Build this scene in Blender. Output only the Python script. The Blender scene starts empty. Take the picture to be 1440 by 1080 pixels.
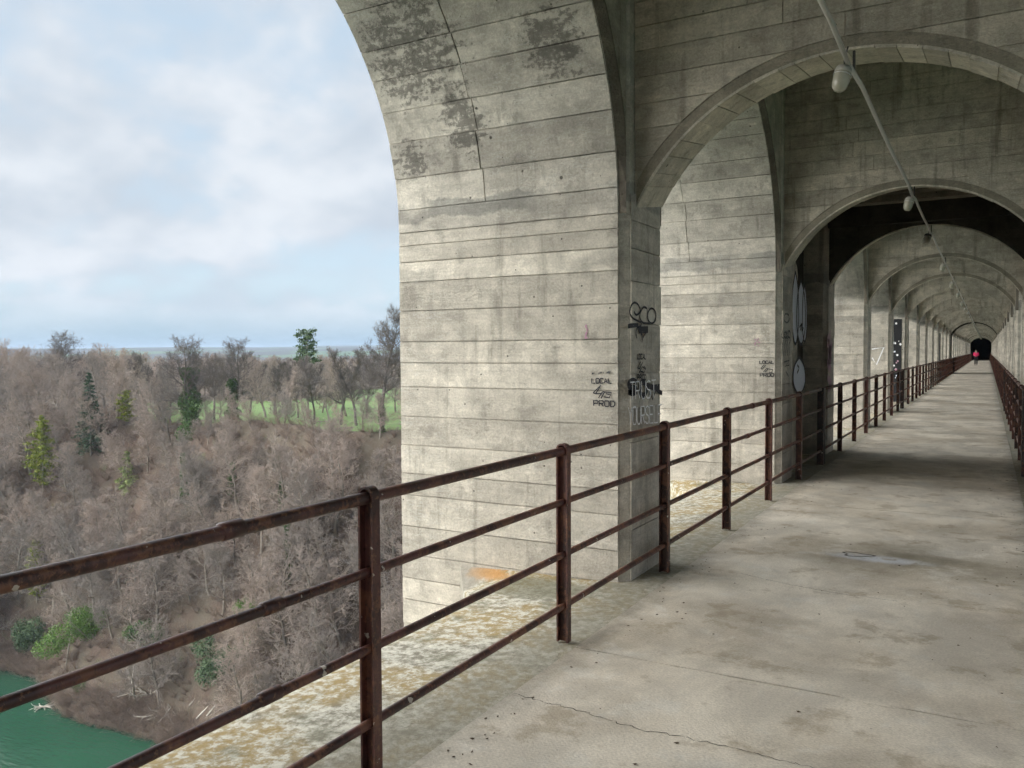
import bpy, math, random
import numpy as np
from mathutils import Matrix, Vector

C = bpy.context.scene.collection
sc = bpy.context.scene
PI = math.pi

# ------------------------------------------------------------------ camera
FPX, YAW, PITCH, ROLL = 1171.7, 0.517887, -0.0378568, -0.0052487   # photo 1440 px wide
HC = 1.6285
def cam_basis():
    cy, sy = math.cos(YAW), math.sin(YAW)
    fwd = np.array([-sy, cy, 0.]); right = np.array([cy, sy, 0.]); up = np.array([0, 0, 1.])
    cp, sp = math.cos(PITCH), math.sin(PITCH)
    f2 = fwd*cp + up*sp; u2 = up*cp - fwd*sp
    cr, sr = math.cos(ROLL), math.sin(ROLL)
    return right*cr + u2*sr, u2*cr - right*sr, f2
BR, BU, BF = cam_basis()
cam_d = bpy.data.cameras.new('camera'); cam = bpy.data.objects.new('camera', cam_d); C.objects.link(cam)
cam_d.sensor_width = 36; cam_d.lens = FPX/1440*36; cam_d.clip_start = 0.05; cam_d.clip_end = 30000
M4 = Matrix(((BR[0], BU[0], -BF[0], 0), (BR[1], BU[1], -BF[1], 0), (BR[2], BU[2], -BF[2], HC), (0, 0, 0, 1)))
cam.matrix_world = M4
sc.camera = cam
def ray(px, py): return BR*((px-720)/FPX) - BU*((py-540)/FPX) + BF
def onX(px, py, X): d = ray(px, py); d = d*X/d[0]; return (X, d[1], d[2]+HC)
def onY(px, py, Y): d = ray(px, py); d = d*Y/d[1]; return (d[0], Y, d[2]+HC)
def onZ(px, py, Z): d = ray(px, py); d = d*(Z-HC)/d[2]; return (d[0], d[1], Z)
def col(px, depth):                     # ground-plan point in photo column px at a distance along the view axis
    d = ray(px, 497); d = d*depth/np.dot(d, BF); return d[0], d[1]

# ------------------------------------------------------------------ node helpers
class NT:
    def __init__(s, tree): s.t = tree; s.n = tree.nodes; s.l = tree.links
    def new(s, typ, **kw):
        nd = s.n.new(typ)
        for k, v in kw.items():
            if k.startswith('i_'):
                key = k[2:]; key = int(key) if key.isdigit() else key.replace('_', ' ')
                s.set(nd.inputs[key], v)
            else: setattr(nd, k, v)
        return nd
    def set(s, sock, v):
        if hasattr(v, 'is_linked') or hasattr(v, 'links'): s.l.new(v, sock)
        else:
            if isinstance(v, tuple) and len(v) == 3 and sock.type == 'RGBA': v = (*v, 1)
            sock.default_value = v
    def math(s, op, a, b=0.0, c=None, clamp=False):
        m = s.new('ShaderNodeMath', operation=op, use_clamp=clamp); s.set(m.inputs[0], a); s.set(m.inputs[1], b)
        if c is not None: s.set(m.inputs[2], c)
        return m.outputs[0]
    def noise(s, vec, scale, detail=5, rough=.55, dist=0):
        n = s.new('ShaderNodeTexNoise'); s.set(n.inputs['Vector'], vec)
        n.inputs['Scale'].default_value = scale; n.inputs['Detail'].default_value = detail
        n.inputs['Roughness'].default_value = rough; n.inputs['Distortion'].default_value = dist
        return n.outputs['Fac']
    def mapv(s, vec, scale=(1, 1, 1), loc=(0, 0, 0)):
        m = s.new('ShaderNodeMapping'); s.set(m.inputs['Vector'], vec)
        m.inputs['Scale'].default_value = scale; m.inputs['Location'].default_value = loc
        return m.outputs[0]
    def step(s, v, a, b):
        m = s.new('ShaderNodeMapRange', interpolation_type='SMOOTHSTEP'); s.set(m.inputs[0], v)
        m.inputs[1].default_value = a; m.inputs[2].default_value = b
        return m.outputs[0]
    def mix(s, f, a, b, mode='MIX'):
        m = s.new('ShaderNodeMix', data_type='RGBA', blend_type=mode); s.set(m.inputs['Factor'], f)
        s.set(m.inputs['A'], a); s.set(m.inputs['B'], b) if False else None
        s.set(m.inputs[6], a); s.set(m.inputs[7], b)
        return m.outputs[2]
    def scale(s, colr, v):
        m = s.new('ShaderNodeVectorMath', operation='SCALE'); s.set(m.inputs[0], colr); s.set(m.inputs['Scale'], v)
        return m.outputs[0]
    def blob(s, pos, c, r, soft=.5):     # 1 inside an ellipsoid round c with radii r
        m = s.mapv(pos, tuple(1/x for x in r), tuple(-a/x for a, x in zip(c, r)))
        l = s.new('ShaderNodeVectorMath', operation='LENGTH'); s.set(l.inputs[0], m)
        return s.step(l.outputs['Value'], 1.0, 1.0-soft)
MATS = {}
def newmat(name):
    m = bpy.data.materials.new(name); m.use_nodes = True; nt = NT(m.node_tree); nt.n.clear()
    out = nt.new('ShaderNodeOutputMaterial'); b = nt.new('ShaderNodeBsdfPrincipled')
    nt.l.new(b.outputs[0], out.inputs[0]); MATS[name] = m
    return m, nt, b
def pos_of(nt): return nt.new('ShaderNodeNewGeometry').outputs['Position']
def bump(nt, b, h, strength=.4, dist=.01):
    bp = nt.new('ShaderNodeBump'); bp.inputs['Strength'].default_value = strength; bp.inputs['Distance'].default_value = dist
    nt.set(bp.inputs['Height'], h); nt.l.new(bp.outputs[0], b.inputs['Normal'])

# ------------------------------------------------------------------ world, sun, exposure
w = bpy.data.worlds.new('World'); sc.world = w; w.use_nodes = True
SUN_DIR = Vector((-0.70, -0.52, 0.40)).normalized()           # towards the bright part of the overcast
nt = NT(w.node_tree); nt.n.clear()
sky = nt.new('ShaderNodeTexSky', sky_type='NISHITA', sun_disc=False)
sky.sun_elevation = math.asin(SUN_DIR.z); sky.sun_rotation = math.atan2(SUN_DIR.x, SUN_DIR.y)
sky.air_density = 1.0; sky.dust_density = 0.6; sky.ozone_density = 1.5
tc = nt.new('ShaderNodeTexCoord').outputs['Generated']
sep = nt.new('ShaderNodeSeparateXYZ'); nt.l.new(tc, sep.inputs[0])
zz = nt.math('ADD', nt.math('MAXIMUM', sep.outputs[2], 0.0), 0.5)
dv = nt.new('ShaderNodeVectorMath', operation='DIVIDE'); nt.l.new(tc, dv.inputs[0])
cb = nt.new('ShaderNodeCombineXYZ'); nt.l.new(zz, cb.inputs[0]); nt.l.new(zz, cb.inputs[1]); cb.inputs[2].default_value = 1
nt.l.new(cb.outputs[0], dv.inputs[1])
cv = nt.mapv(dv.outputs[0], (1, 1, 0), (3.1, 7.3, 0))
c1 = nt.noise(cv, 2.2, 5, .5, .15)
c2 = nt.noise(cv, 5.2, 5, .52, .15)
cover = nt.step(nt.math('ADD', nt.math('MULTIPLY', c1, .55), nt.math('MULTIPLY', c2, .45)), .37, .53)
lowband = nt.step(sep.outputs[2], 0.005, 0.085)
cover = nt.math('MULTIPLY', cover, nt.math('ADD', nt.math('MULTIPLY', lowband, .93), .07))
bright = nt.step(nt.math('ADD', nt.math('MULTIPLY', c2, .5), nt.math('MULTIPLY', nt.noise(cv, 3.6, 4, .5), .5)), .39, .62)
SKYS = 0.052
cloud = nt.mix(bright, (1.48, 1.66, 1.87), (2.05, 2.17, 2.31))
veil = nt.mix(.9, sky.outputs[0], nt.mix(lowband, (.46, .90, 1.36), (1.36, 1.66, 1.92)))   # thin high cloud over the blue
skyc = nt.mix(cover, veil, cloud)
bg = nt.new('ShaderNodeBackground'); nt.l.new(skyc, bg.inputs[0]); bg.inputs[1].default_value = SKYS
wo = nt.new('ShaderNodeOutputWorld'); nt.l.new(bg.outputs[0], wo.inputs[0])

sun_d = bpy.data.lights.new('sun', 'SUN'); sun_d.energy = 1.3; sun_d.angle = math.radians(115); sun_d.color = (1, .97, .935)
sun = bpy.data.objects.new('sun', sun_d); C.objects.link(sun)
sun.rotation_euler = SUN_DIR.to_track_quat('Z', 'Y').to_euler()
sun.location = (-20, -20, 40)
sc.view_settings.view_transform = 'Standard'; sc.view_settings.look = 'None'
sc.view_settings.exposure = 2.98; sc.view_settings.gamma = 1.0; sc.view_settings.use_curve_mapping = False
sc.render.engine = 'CYCLES'
sc.cycles.use_denoising = True; sc.cycles.use_adaptive_sampling = True; sc.cycles.adaptive_threshold = 0.03
sc.cycles.max_bounces = 8; sc.cycles.diffuse_bounces = 4; sc.cycles.glossy_bounces = 3
sc.cycles.transmission_bounces = 4; sc.cycles.volume_bounces = 0; sc.cycles.caustics_reflective = False

# ------------------------------------------------------------------ materials
def concrete(name, base=(.40, .375, .315), dark=(.17, .155, .12), grain=(.8, .8, 40), wear=1.0, mould=None, patch=None, eff=1.0):
    m, nt, b = newmat(name); P = pos_of(nt)
    rnd = nt.new('ShaderNodeObjectInfo').outputs['Random']
    big = nt.noise(P, .75, 4, .55); mid = nt.noise(P, 5.5, 6, .68); fine = nt.step(nt.noise(P, 60, 4, .7), .3, .7)
    streak = nt.noise(nt.mapv(P, (7, 7, .55)), 1.3, 5, .6)
    gr = nt.step(nt.noise(nt.mapv(P, grain), 1.0, 4, .6), .3, .7); tone = nt.step(nt.noise(nt.mapv(P, (1, 1, 1.5)), 3.1, 7, .7, .2), .36, .64)
    c = nt.mix(nt.math('MULTIPLY', nt.step(big, .40, .62), .45*wear), base, tuple(x*.68 for x in base))
    c = nt.mix(nt.math('MULTIPLY', nt.step(streak, .54, .70), .45*wear), c, dark)
    c = nt.mix(nt.math('MULTIPLY', nt.step(mid, .54, .66), .5*wear), c, tuple(x*.52 for x in base))
    c = nt.mix(nt.math('MULTIPLY', nt.step(mid, .46, .34), .5), c, tuple(min(1, x*1.32) for x in base))
    # thin pale efflorescence lines
    ef = nt.noise(nt.mapv(P, (1.3, 1.3, 6)), 1.6, 6, .65, .4)
    efm = nt.math('SUBTRACT', 1.0, nt.step(nt.math('ABSOLUTE', nt.math('SUBTRACT', ef, .5)), .0, .016))
    c = nt.mix(nt.math('MULTIPLY', nt.math('MULTIPLY', efm, nt.step(big, .45, .6)), .5*eff), c, (.58, .57, .52))
    drip = nt.noise(nt.mapv(P, (15, 15, 1.6)), 1.0, 5, .65)
    c = nt.mix(nt.math('MULTIPLY', nt.math('MULTIPLY', nt.step(drip, .5, .72), nt.step(nt.noise(P, 1.4, 4, .6), .42, .62)), .55*wear), c, tuple(x*.55 for x in base))
    blot = nt.noise(nt.mapv(P, (1, 1, 2.2)), 2.4, 6, .62, .3)
    c = nt.mix(nt.math('MULTIPLY', nt.step(blot, .52, .64), .32*wear), c, tuple(x*.62 for x in base))
    if patch:                                            # grey smeared repair mortar at the springing
        sz = nt.new('ShaderNodeSeparateXYZ'); nt.set(sz.inputs[0], P)
        hz = nt.math('ADD', sz.outputs[2], nt.math('MULTIPLY', nt.math('SUBTRACT', nt.noise(P, 2.1, 5, .6), .5), .35))
        band = nt.math('MULTIPLY', nt.step(hz, patch-.10, patch-.07), nt.step(hz, patch+.09, patch+.07))
        band = nt.math('MULTIPLY', band, nt.step(nt.noise(P, .9, 3, .5), .40, .52))
        c = nt.mix(nt.math('MULTIPLY', band, .75), c, (.25, .245, .22))
        band2 = nt.math('MULTIPLY', nt.step(hz, patch-.55, patch-.52), nt.step(hz, patch-.40, patch-.42))
        c = nt.mix(nt.math('MULTIPLY', band2, nt.math('MULTIPLY', nt.step(nt.noise(P, 1.3, 3, .5), .45, .6), .4)), c, (.26, .25, .22))
    if mould:                                            # black mould flakes, in the places given
        msk = None
        for cc, rr in mould:
            k = nt.blob(P, cc, rr, .8); msk = k if msk is None else nt.math('MAXIMUM', msk, k)
        fl = nt.math('ADD', nt.math('ADD', nt.math('MULTIPLY', nt.noise(nt.mapv(P, (1, 2.0, 3.0)), 5.0, 5, .65, .3), .45), nt.math('MULTIPLY', nt.noise(P, 30, 6, .78), .55)), nt.math('MULTIPLY', msk, .19))
        c = nt.mix(nt.math('MULTIPLY', nt.step(fl, .615, .70), .72), c, (.07, .066, .058))
    # pin holes
    vo = nt.new('ShaderNodeTexVoronoi'); nt.set(vo.inputs['Vector'], P); vo.inputs['Scale'].default_value = 13
    vs = nt.new('ShaderNodeSeparateColor'); nt.l.new(vo.outputs['Color'], vs.inputs[0])
    hole = nt.math('MULTIPLY', nt.step(nt.math('MULTIPLY', vo.outputs['Distance'], nt.math('ADD', nt.math('MULTIPLY', vs.outputs[1], 2.5), .7)), .15, .09), nt.step(vs.outputs[0], .74, .78))
    c = nt.mix(nt.math('MULTIPLY', hole, .8), c, (.05, .045, .04))
    v = nt.math('ADD', nt.math('MULTIPLY', rnd, .30), .86)
    v = nt.math('MULTIPLY', v, nt.math('ADD', nt.math('MULTIPLY', fine, .26), .87))
    v = nt.math('MULTIPLY', v, nt.math('ADD', nt.math('MULTIPLY', gr, .09), .955))
    v = nt.math('MULTIPLY', v, nt.math('ADD', nt.math('MULTIPLY', tone, .30), .85))
    nt.l.new(nt.scale(c, v), b.inputs['Base Color'])
    b.inputs['Roughness'].default_value = .88; b.inputs['Specular IOR Level'].default_value = .25
    h = nt.math('ADD', nt.math('MULTIPLY', mid, .5), nt.math('MULTIPLY', fine, .35))
    h = nt.math('ADD', h, nt.math('MULTIPLY', gr, .15)); h = nt.math('SUBTRACT', h, nt.math('MULTIPLY', hole, .9))
    bump(nt, b, h, .7, .014)
    return m
concrete('pier_concrete', base=(.535, .495, .42), patch=2.76)
concrete('vault_concrete', base=(.51, .475, .41), dark=(.15, .135, .11), patch=2.76,
         mould=[((-3.75, 5.05, 3.85), (.75, .7, .8)), ((-3.45, 5.3, 3.4), (.35, .4, .7)), ((-4.0, 5.3, 3.15), (.4, .4, .3)),
                ((-3.6, 4.6, 4.3), (.7, .6, .5)), ((-2.6, 5.1, 3.7), (.5, .4, .5))])
concrete('wall_concrete', base=(.48, .435, .355), dark=(.09, .08, .06), wear=1.2, eff=.25)
concrete('arch_concrete', base=(.56, .515, .42), dark=(.16, .14, .10))
concrete('joint_shade_concrete', base=(.20, .175, .14), dark=(.06, .053, .045), eff=0)  # floor joints, and vault chamfers whose shade is put into the colour
concrete('band_concrete', base=(.25, .225, .175), dark=(.09, .082, .066), wear=.8, eff=0)  # painted shadow ring round the arches; also the cell ceiling beams
concrete('shade_soot_concrete', base=(.075, .068, .054), dark=(.04, .037, .03), wear=1.3, eff=0)  # shade of the closed cells and tunnel, plus soot, put into the colour

def floor_mat():
    m, nt, b = newmat('floor_concrete'); P = pos_of(nt)
    rnd = nt.new('ShaderNodeObjectInfo').outputs['Random']
    base = (.59, .54, .45)
    big = nt.noise(P, .55, 5, .6); mid = nt.noise(P, 2.6, 7, .68); fine = nt.step(nt.noise(P, 75, 4, .72), .3, .7); tone = nt.step(nt.noise(nt.mapv(P, (1, .7, 1)), 1.5, 8, .68, .3), .38, .62)
    trail = nt.noise(nt.mapv(P, (2.4, .5, 1)), 1.5, 5, .6)
    c = nt.mix(nt.math('MULTIPLY', nt.step(big, .42, .60), .6), base, (.37, .315, .235))
    c = nt.mix(nt.math('MULTIPLY', nt.step(mid, .54, .64), .6), c, (.31, .255, .175))
    c = nt.mix(nt.math('MULTIPLY', nt.step(trail, .55, .78), .4), c, (.31, .275, .21))
    c = nt.mix(nt.math('MULTIPLY', nt.step(mid, .46, .36), .5), c, (.60, .575, .51))
    wet = nt.math('MULTIPLY', nt.blob(P, (-.45, 7.15, 0), (1.25, .85, 1), .9), nt.step(mid, .25, .6))
    c = nt.mix(nt.math('MULTIPLY', wet, .75), c, (.17, .15, .105))
    salt = nt.math('MULTIPLY', nt.blob(P, (-.72, 7.02, 0), (.50, .16, 1), .7), nt.step(nt.noise(P, 8, 5, .6), .30, .5))
    c = nt.mix(nt.math('MULTIPLY', salt, .85), c, (.55, .57, .60))
    # dirt lying along the railing line and at pier feet
    for cx in (-2.05, .45):
        sx = nt.new('ShaderNodeSeparateXYZ'); nt.set(sx.inputs[0], P)
        e = nt.math('ABSOLUTE', nt.math('SUBTRACT', sx.outputs[0], cx))
        e = nt.math('ADD', e, nt.math('MULTIPLY', nt.math('SUBTRACT', nt.noise(P, 4, 6, .7), .5), .55))
        c = nt.mix(nt.math('MULTIPLY', nt.step(e, .30, .0), .7), c, (.16, .15, .12))
    cells = nt.new('ShaderNodeTexChecker'); nt.set(cells.inputs['Vector'], P); cells.inputs['Scale'].default_value = 90
    dot = nt.noise(P, 26, 3, .6)
    c = nt.mix(nt.math('MULTIPLY', nt.step(dot, .72, .78), .6), c, (.12, .11, .09))
    v = nt.math('MULTIPLY', nt.math('ADD', nt.math('MULTIPLY', rnd, .10), .95), nt.math('MULTIPLY', nt.math('ADD', nt.math('MULTIPLY', fine, .28), .86), nt.math('ADD', nt.math('MULTIPLY', tone, .30), .85)))
    v = nt.math('MULTIPLY', v, nt.math('ADD', nt.math('MULTIPLY', cells.outputs['Fac'], .05), .975))
    nt.l.new(nt.scale(c, v), b.inputs['Base Color']); b.inputs['Roughness'].default_value = .8
    nt.l.new(nt.math('SUBTRACT', .84, nt.math('MULTIPLY', wet, .25)), b.inputs['Roughness'])
    h = nt.math('ADD', nt.math('MULTIPLY', mid, .5), nt.math('MULTIPLY', fine, .5))
    h = nt.math('ADD', h, nt.math('MULTIPLY', cells.outputs['Fac'], .12))
    bump(nt, b, h, .3, .007)
floor_mat()
def ledge_mat():
    m, nt, b = newmat('lichen_concrete'); P = pos_of(nt)
    fine = nt.noise(P, 42, 6, .75); spk = nt.noise(P, 17, 6, .75); mid = nt.noise(P, 4.2, 6, .65); big = nt.noise(P, 1.5, 4, .5)
    sx = nt.new('ShaderNodeSeparateXYZ'); nt.set(sx.inputs[0], P)
    edge = nt.math('ADD', sx.outputs[0], nt.math('MULTIPLY', nt.math('SUBTRACT', mid, .5), .5))
    c = nt.mix(nt.step(spk, .38, .62), (.20, .185, .14), (.60, .585, .50))
    och = nt.math('MULTIPLY', nt.step(big, .40, .56), nt.step(spk, .60, .42))
    c = nt.mix(nt.math('MULTIPLY', och, .7), c, (.36, .255, .085))
    c = nt.mix(nt.math('MULTIPLY', nt.step(mid, .53, .70), .75), c, (.15, .15, .095))
    inner = nt.step(edge, -2.55, -2.15)
    c = nt.mix(nt.math('MULTIPLY', inner, .72), c, (.20, .19, .145))
    rust = nt.math('MULTIPLY', nt.blob(P, (-3.3, 5.44, -.1), (.30, .13, .5), .9), nt.step(nt.noise(P, 7, 5, .65), .40, .56))
    c = nt.mix(nt.math('MULTIPLY', rust, .92), c, (.50, .235, .06))
    c = nt.mix(nt.math('MULTIPLY', nt.blob(P, (-3.5, 5.42, -.2), (.28, .35, .5), .6), .85), c, (.29, .27, .225))
    c = nt.mix(nt.math('MULTIPLY', rust, .78), c, (.42, .235, .085))
    wetb = nt.blob(P, (-2.75, 5.15, -.05), (.55, .32, .5), .5)
    c = nt.mix(nt.math('MULTIPLY', wetb, .75), c, (.16, .155, .10))
    nt.l.new(nt.scale(c, nt.math('ADD', nt.math('MULTIPLY', fine, .8), .6)), b.inputs['Base Color'])
    b.inputs['Roughness'].default_value = .92
    bump(nt, b, nt.math('ADD', nt.math('MULTIPLY', fine, .6), nt.math('MULTIPLY', spk, .9)), .8, .012)
ledge_mat()
def rust_mat(name, base, spots):
    m, nt, b = newmat(name); P = pos_of(nt)
    n1 = nt.noise(P, 9, 7, .7); n2 = nt.noise(P, 38, 6, .75); n3 = nt.noise(nt.mapv(P, (1, 1, .4)), 4, 4, .6)
    c = nt.mix(nt.step(n3, .44, .56), base, tuple(x*.38 for x in base))
    c = nt.mix(nt.math('MULTIPLY', nt.step(n1, .49, .58), .8), c, spots)
    c = nt.mix(nt.math('MULTIPLY', nt.step(n2, .56, .64), .65), c, (.24, .12, .06))
    c = nt.mix(nt.math('MULTIPLY', nt.step(n2, .44, .36), .6), c, (.012, .010, .011))
    c = nt.mix(nt.math('MULTIPLY', nt.step(nt.noise(P, 21, 3, .5), .70, .715), .9), c, (.55, .5, .42))
    nt.l.new(c, b.inputs['Base Color'])
    nt.l.new(nt.math('ADD', nt.math('MULTIPLY', n1, .5), .22), b.inputs['Roughness'])
    b.inputs['Specular IOR Level'].default_value = .5
    bump(nt, b, nt.math('ADD', nt.math('MULTIPLY', n2, .7), n1), .5, .004)
rust_mat('rusty_paint', (.105, .040, .034), (.18, .078, .045))
rust_mat('dark_paint', (.022, .015, .016), (.05, .022, .018))
def plain(name, colr, rough=.7, var=.25, sc_=12, metal=0):
    m, nt, b = newmat(name); P = pos_of(nt)
    n = nt.noise(P, sc_, 6, .65)
    nt.l.new(nt.scale(colr_node(nt, colr), nt.math('ADD', nt.math('MULTIPLY', n, 2*var), 1-var)), b.inputs['Base Color'])
    b.inputs['Roughness'].default_value = rough; b.inputs['Metallic'].default_value = metal
    return m
def colr_node(nt, c):
    r = nt.new('ShaderNodeRGB'); r.outputs[0].default_value = (*c, 1); return r.outputs[0]
def paint(name, colr, cut):                              # sprayed or brushed paint, worn through in places
    m, nt, b = newmat(name); P = pos_of(nt)
    worn = nt.step(nt.noise(P, 34, 5, .7), cut, cut+.12)
    nt.l.new(nt.mix(worn, colr, (.40, .38, .32)), b.inputs['Base Color']); b.inputs['Roughness'].default_value = .7
paint('black_spray', (.022, .022, .028), .60); paint('worn_spray', (.06, .06, .062), .50)
paint('white_chalk', (.88, .88, .88), .70); paint('silver_paint', (.74, .78, .86), .78)
paint('pink_spray', (.45, .22, .33), .46); paint('panel_black', (.010, .011, .013), .95)
plain('galvanised', (.50, .49, .46), .45, .2, 30, .3)
plain('lamp_glass', (.40, .38, .30), .22, .18, 25)
plain('lamp_dark', (.03, .028, .025), .6)
plain('lamp_body', (.42, .40, .35), .55, .2, 30)
plain('crack_dark', (.05, .045, .04), .95, .5, 30)
plain('crumb_brown', (.085, .06, .04), .95, .5, 40)
plain('drain_iron', (.09, .08, .07), .8, .4, 60)

def bark(name, a, b2, sc_=1.5):
    m, nt, b = newmat(name); P = pos_of(nt)
    rnd = nt.new('ShaderNodeObjectInfo').outputs['Random']
    c = nt.mix(rnd, a, b2)
    c = nt.mix(nt.math('MULTIPLY', nt.step(nt.noise(P, .55, 4, .6), .5, .7), .4), c, (.22, .17, .10))
    nt.l.new(nt.scale(c, nt.math('ADD', nt.math('MULTIPLY', nt.noise(P, sc_, 4, .6), .9), .55)), b.inputs['Base Color'])
    b.inputs['Roughness'].default_value = .9; b.inputs['Specular IOR Level'].default_value = .1
bark('twig_bark', (.41, .335, .285), (.27, .24, .215))
bark('skyline_bark', (.17, .15, .135), (.14, .125, .115))
bark('trunk_bark', (.34, .30, .25), (.20, .175, .15))
bark('dead_wood', (.50, .46, .40), (.44, .40, .35))
bark('brush_bark', (.27, .20, .16), (.31, .25, .21))
def leafm(name, a, b2):
    m, nt, b = newmat(name); P = pos_of(nt)
    c = nt.mix(nt.step(nt.noise(P, .9, 4, .6), .3, .7), a, b2)
    nt.l.new(nt.scale(c, nt.math('ADD', nt.math('MULTIPLY', nt.noise(P, 6, 3, .6), .9), .55)), b.inputs['Base Color'])
    b.inputs['Roughness'].default_value = .6; b.inputs['Specular IOR Level'].default_value = .25
leafm('ivy_leaf', (.055, .10, .032), (.09, .16, .042)); leafm('spruce_needle', (.05, .085, .05), (.08, .12, .065))
leafm('yellow_needle', (.30, .32, .05), (.16, .21, .04)); leafm('fresh_needle', (.33, .38, .14), (.22, .29, .11))
leafm('pine_needle', (.08, .13, .07), (.115, .165, .08)); leafm('bush_leaf', (.10, .18, .04), (.15, .24, .06))
def ground_mats():
    m, nt, b = newmat('leaf_litter'); P = pos_of(nt)
    n = nt.noise(P, .12, 6, .65); f = nt.noise(P, 1.2, 7, .78)
    c = nt.mix(nt.step(n, .38, .62), (.115, .08, .058), (.13, .108, .078))
    c = nt.mix(nt.math('MULTIPLY', nt.step(f, .55, .68), .7), c, (.20, .135, .10))
    c = nt.mix(nt.math('MULTIPLY', nt.step(nt.noise(P, .3, 5, .6), .60, .68), .5), c, (.08, .10, .035))
    c = nt.mix(nt.math('MULTIPLY', nt.step(f, .42, .3), .6), c, (.08, .06, .045))
    nt.l.new(c, b.inputs['Base Color']); b.inputs['Roughness'].default_value = .95
    bump(nt, b, f, .8, .4)
    m, nt, b = newmat('meadow_grass'); P = pos_of(nt)
    n = nt.noise(P, .05, 4, .6); f = nt.noise(nt.mapv(P, (.35, 1.4, 1)), .6, 5, .6)
    c = nt.mix(nt.step(n, .35, .65), (.095, .175, .042), (.135, .215, .058))
    nt.l.new(nt.scale(c, nt.math('ADD', nt.math('MULTIPLY', f, .5), .72)), b.inputs['Base Color']); b.inputs['Roughness'].default_value = .9
    m, nt, b = newmat('far_land'); P = pos_of(nt)
    n = nt.noise(P, .0028, 4, .5); f = nt.noise(P, .02, 5, .6)
    c = nt.mix(nt.step(n, .53, .56), (.045, .045, .04), (.06, .115, .035))
    nt.l.new(nt.scale(c, nt.math('ADD', nt.math('MULTIPLY', f, .6), .7)), b.inputs['Base Color']); b.inputs['Roughness'].default_value = 1
    m, nt, b = newmat('river_water'); P = pos_of(nt)
    n = nt.noise(P, .02, 4, .5)
    nt.l.new(nt.mix(nt.step(n, .35, .65), (.017, .066, .038), (.024, .082, .048)), b.inputs['Base Color'])
    b.inputs['Roughness'].default_value = .05; b.inputs['IOR'].default_value = 1.33
    h = nt.math('ADD', nt.noise(nt.mapv(P, (.5, 1.4, 1)), .9, 4, .6), nt.math('MULTIPLY', nt.noise(P, .12, 3, .5), 1.2))
    bump(nt, b, h, .28, .35)
ground_mats()

# ------------------------------------------------------------------ object helpers
def tag(o, label=None, cat=None, group=None, kind=None):
    for k, v in (('label', label), ('category', cat), ('group', group), ('kind', kind)):
        if v: o[k] = v
    return o
def empty(name, loc=(0, 0, 0)):
    o = bpy.data.objects.new(name, None); o.location = loc; o.empty_display_size = .1; C.objects.link(o); return o
def obj(name, me, mat=None, parent=None, loc=None):
    o = bpy.data.objects.new(name, me); C.objects.link(o)
    if mat and not me.materials: me.materials.append(MATS[mat])
    if parent: o.parent = parent
    if loc: o.location = loc
    return o
def mesh(name, v, f, smooth=False):
    me = bpy.data.meshes.new(name); me.from_pydata([tuple(map(float, p)) for p in v], [], f); me.update()
    if smooth: me.polygons.foreach_set('use_smooth', [True]*len(me.polygons))
    return me
def npmesh(name, v, quads=None, tris=None, smooth=False):
    me = bpy.data.meshes.new(name)
    q = np.asarray(quads if quads is not None else np.zeros((0, 4)), dtype=np.int32)
    t = np.asarray(tris if tris is not None else np.zeros((0, 3)), dtype=np.int32)
    me.vertices.add(len(v)); me.vertices.foreach_set('co', np.asarray(v, dtype=np.float32).ravel())
    me.loops.add(q.size+t.size); me.loops.foreach_set('vertex_index', np.concatenate([q.ravel(), t.ravel()]))
    n = len(q)+len(t); me.polygons.add(n)
    st = np.concatenate([np.arange(len(q))*4, q.size+np.arange(len(t))*3]).astype(np.int32)
    me.polygons.foreach_set('loop_start', st)
    if smooth: me.polygons.foreach_set('use_smooth', np.ones(n, dtype=bool))
    me.update(calc_edges=True); me.validate(); return me
def box_vf(x0, x1, y0, y1, z0, z1, base=0):
    v = [(x0, y0, z0), (x1, y0, z0), (x1, y1, z0), (x0, y1, z0), (x0, y0, z1), (x1, y0, z1), (x1, y1, z1), (x0, y1, z1)]
    f = [(0, 3, 2, 1), (4, 5, 6, 7), (0, 1, 5, 4), (1, 2, 6, 5), (2, 3, 7, 6), (3, 0, 4, 7)]
    return v, [tuple(i+base for i in q) for q in f]
def box(name, *a): return mesh(name, *box_vf(*a))
def boxes(name, lst):
    V, F = [], []
    for a in lst:
        v, f = box_vf(*a, base=len(V)); V += v; F += f
    return mesh(name, V, F)
def prism(name, poly, axis, a, b, smooth=False):
    """extrude a 2D polygon; axis 'x': poly=(y,z); 'y': poly=(x,z); 'z': poly=(x,y)"""
    def P(p, t): return {'x': (t, p[0], p[1]), 'y': (p[0], t, p[1]), 'z': (p[0], p[1], t)}[axis]
    n = len(poly); v = [P(p, a) for p in poly]+[P(p, b) for p in poly]
    f = [tuple(range(n)), tuple(range(2*n-1, n-1, -1))]+[(i, i+n, (i+1) % n+n, (i+1) % n) for i in range(n)]
    me = mesh(name, v, f)
    import bmesh
    bm = bmesh.new(); bm.from_mesh(me); bmesh.ops.recalc_face_normals(bm, faces=bm.faces)
    bmesh.ops.triangulate(bm, faces=[q for q in bm.faces if len(q.verts) > 4]); bm.to_mesh(me); bm.free()
    return me
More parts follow.
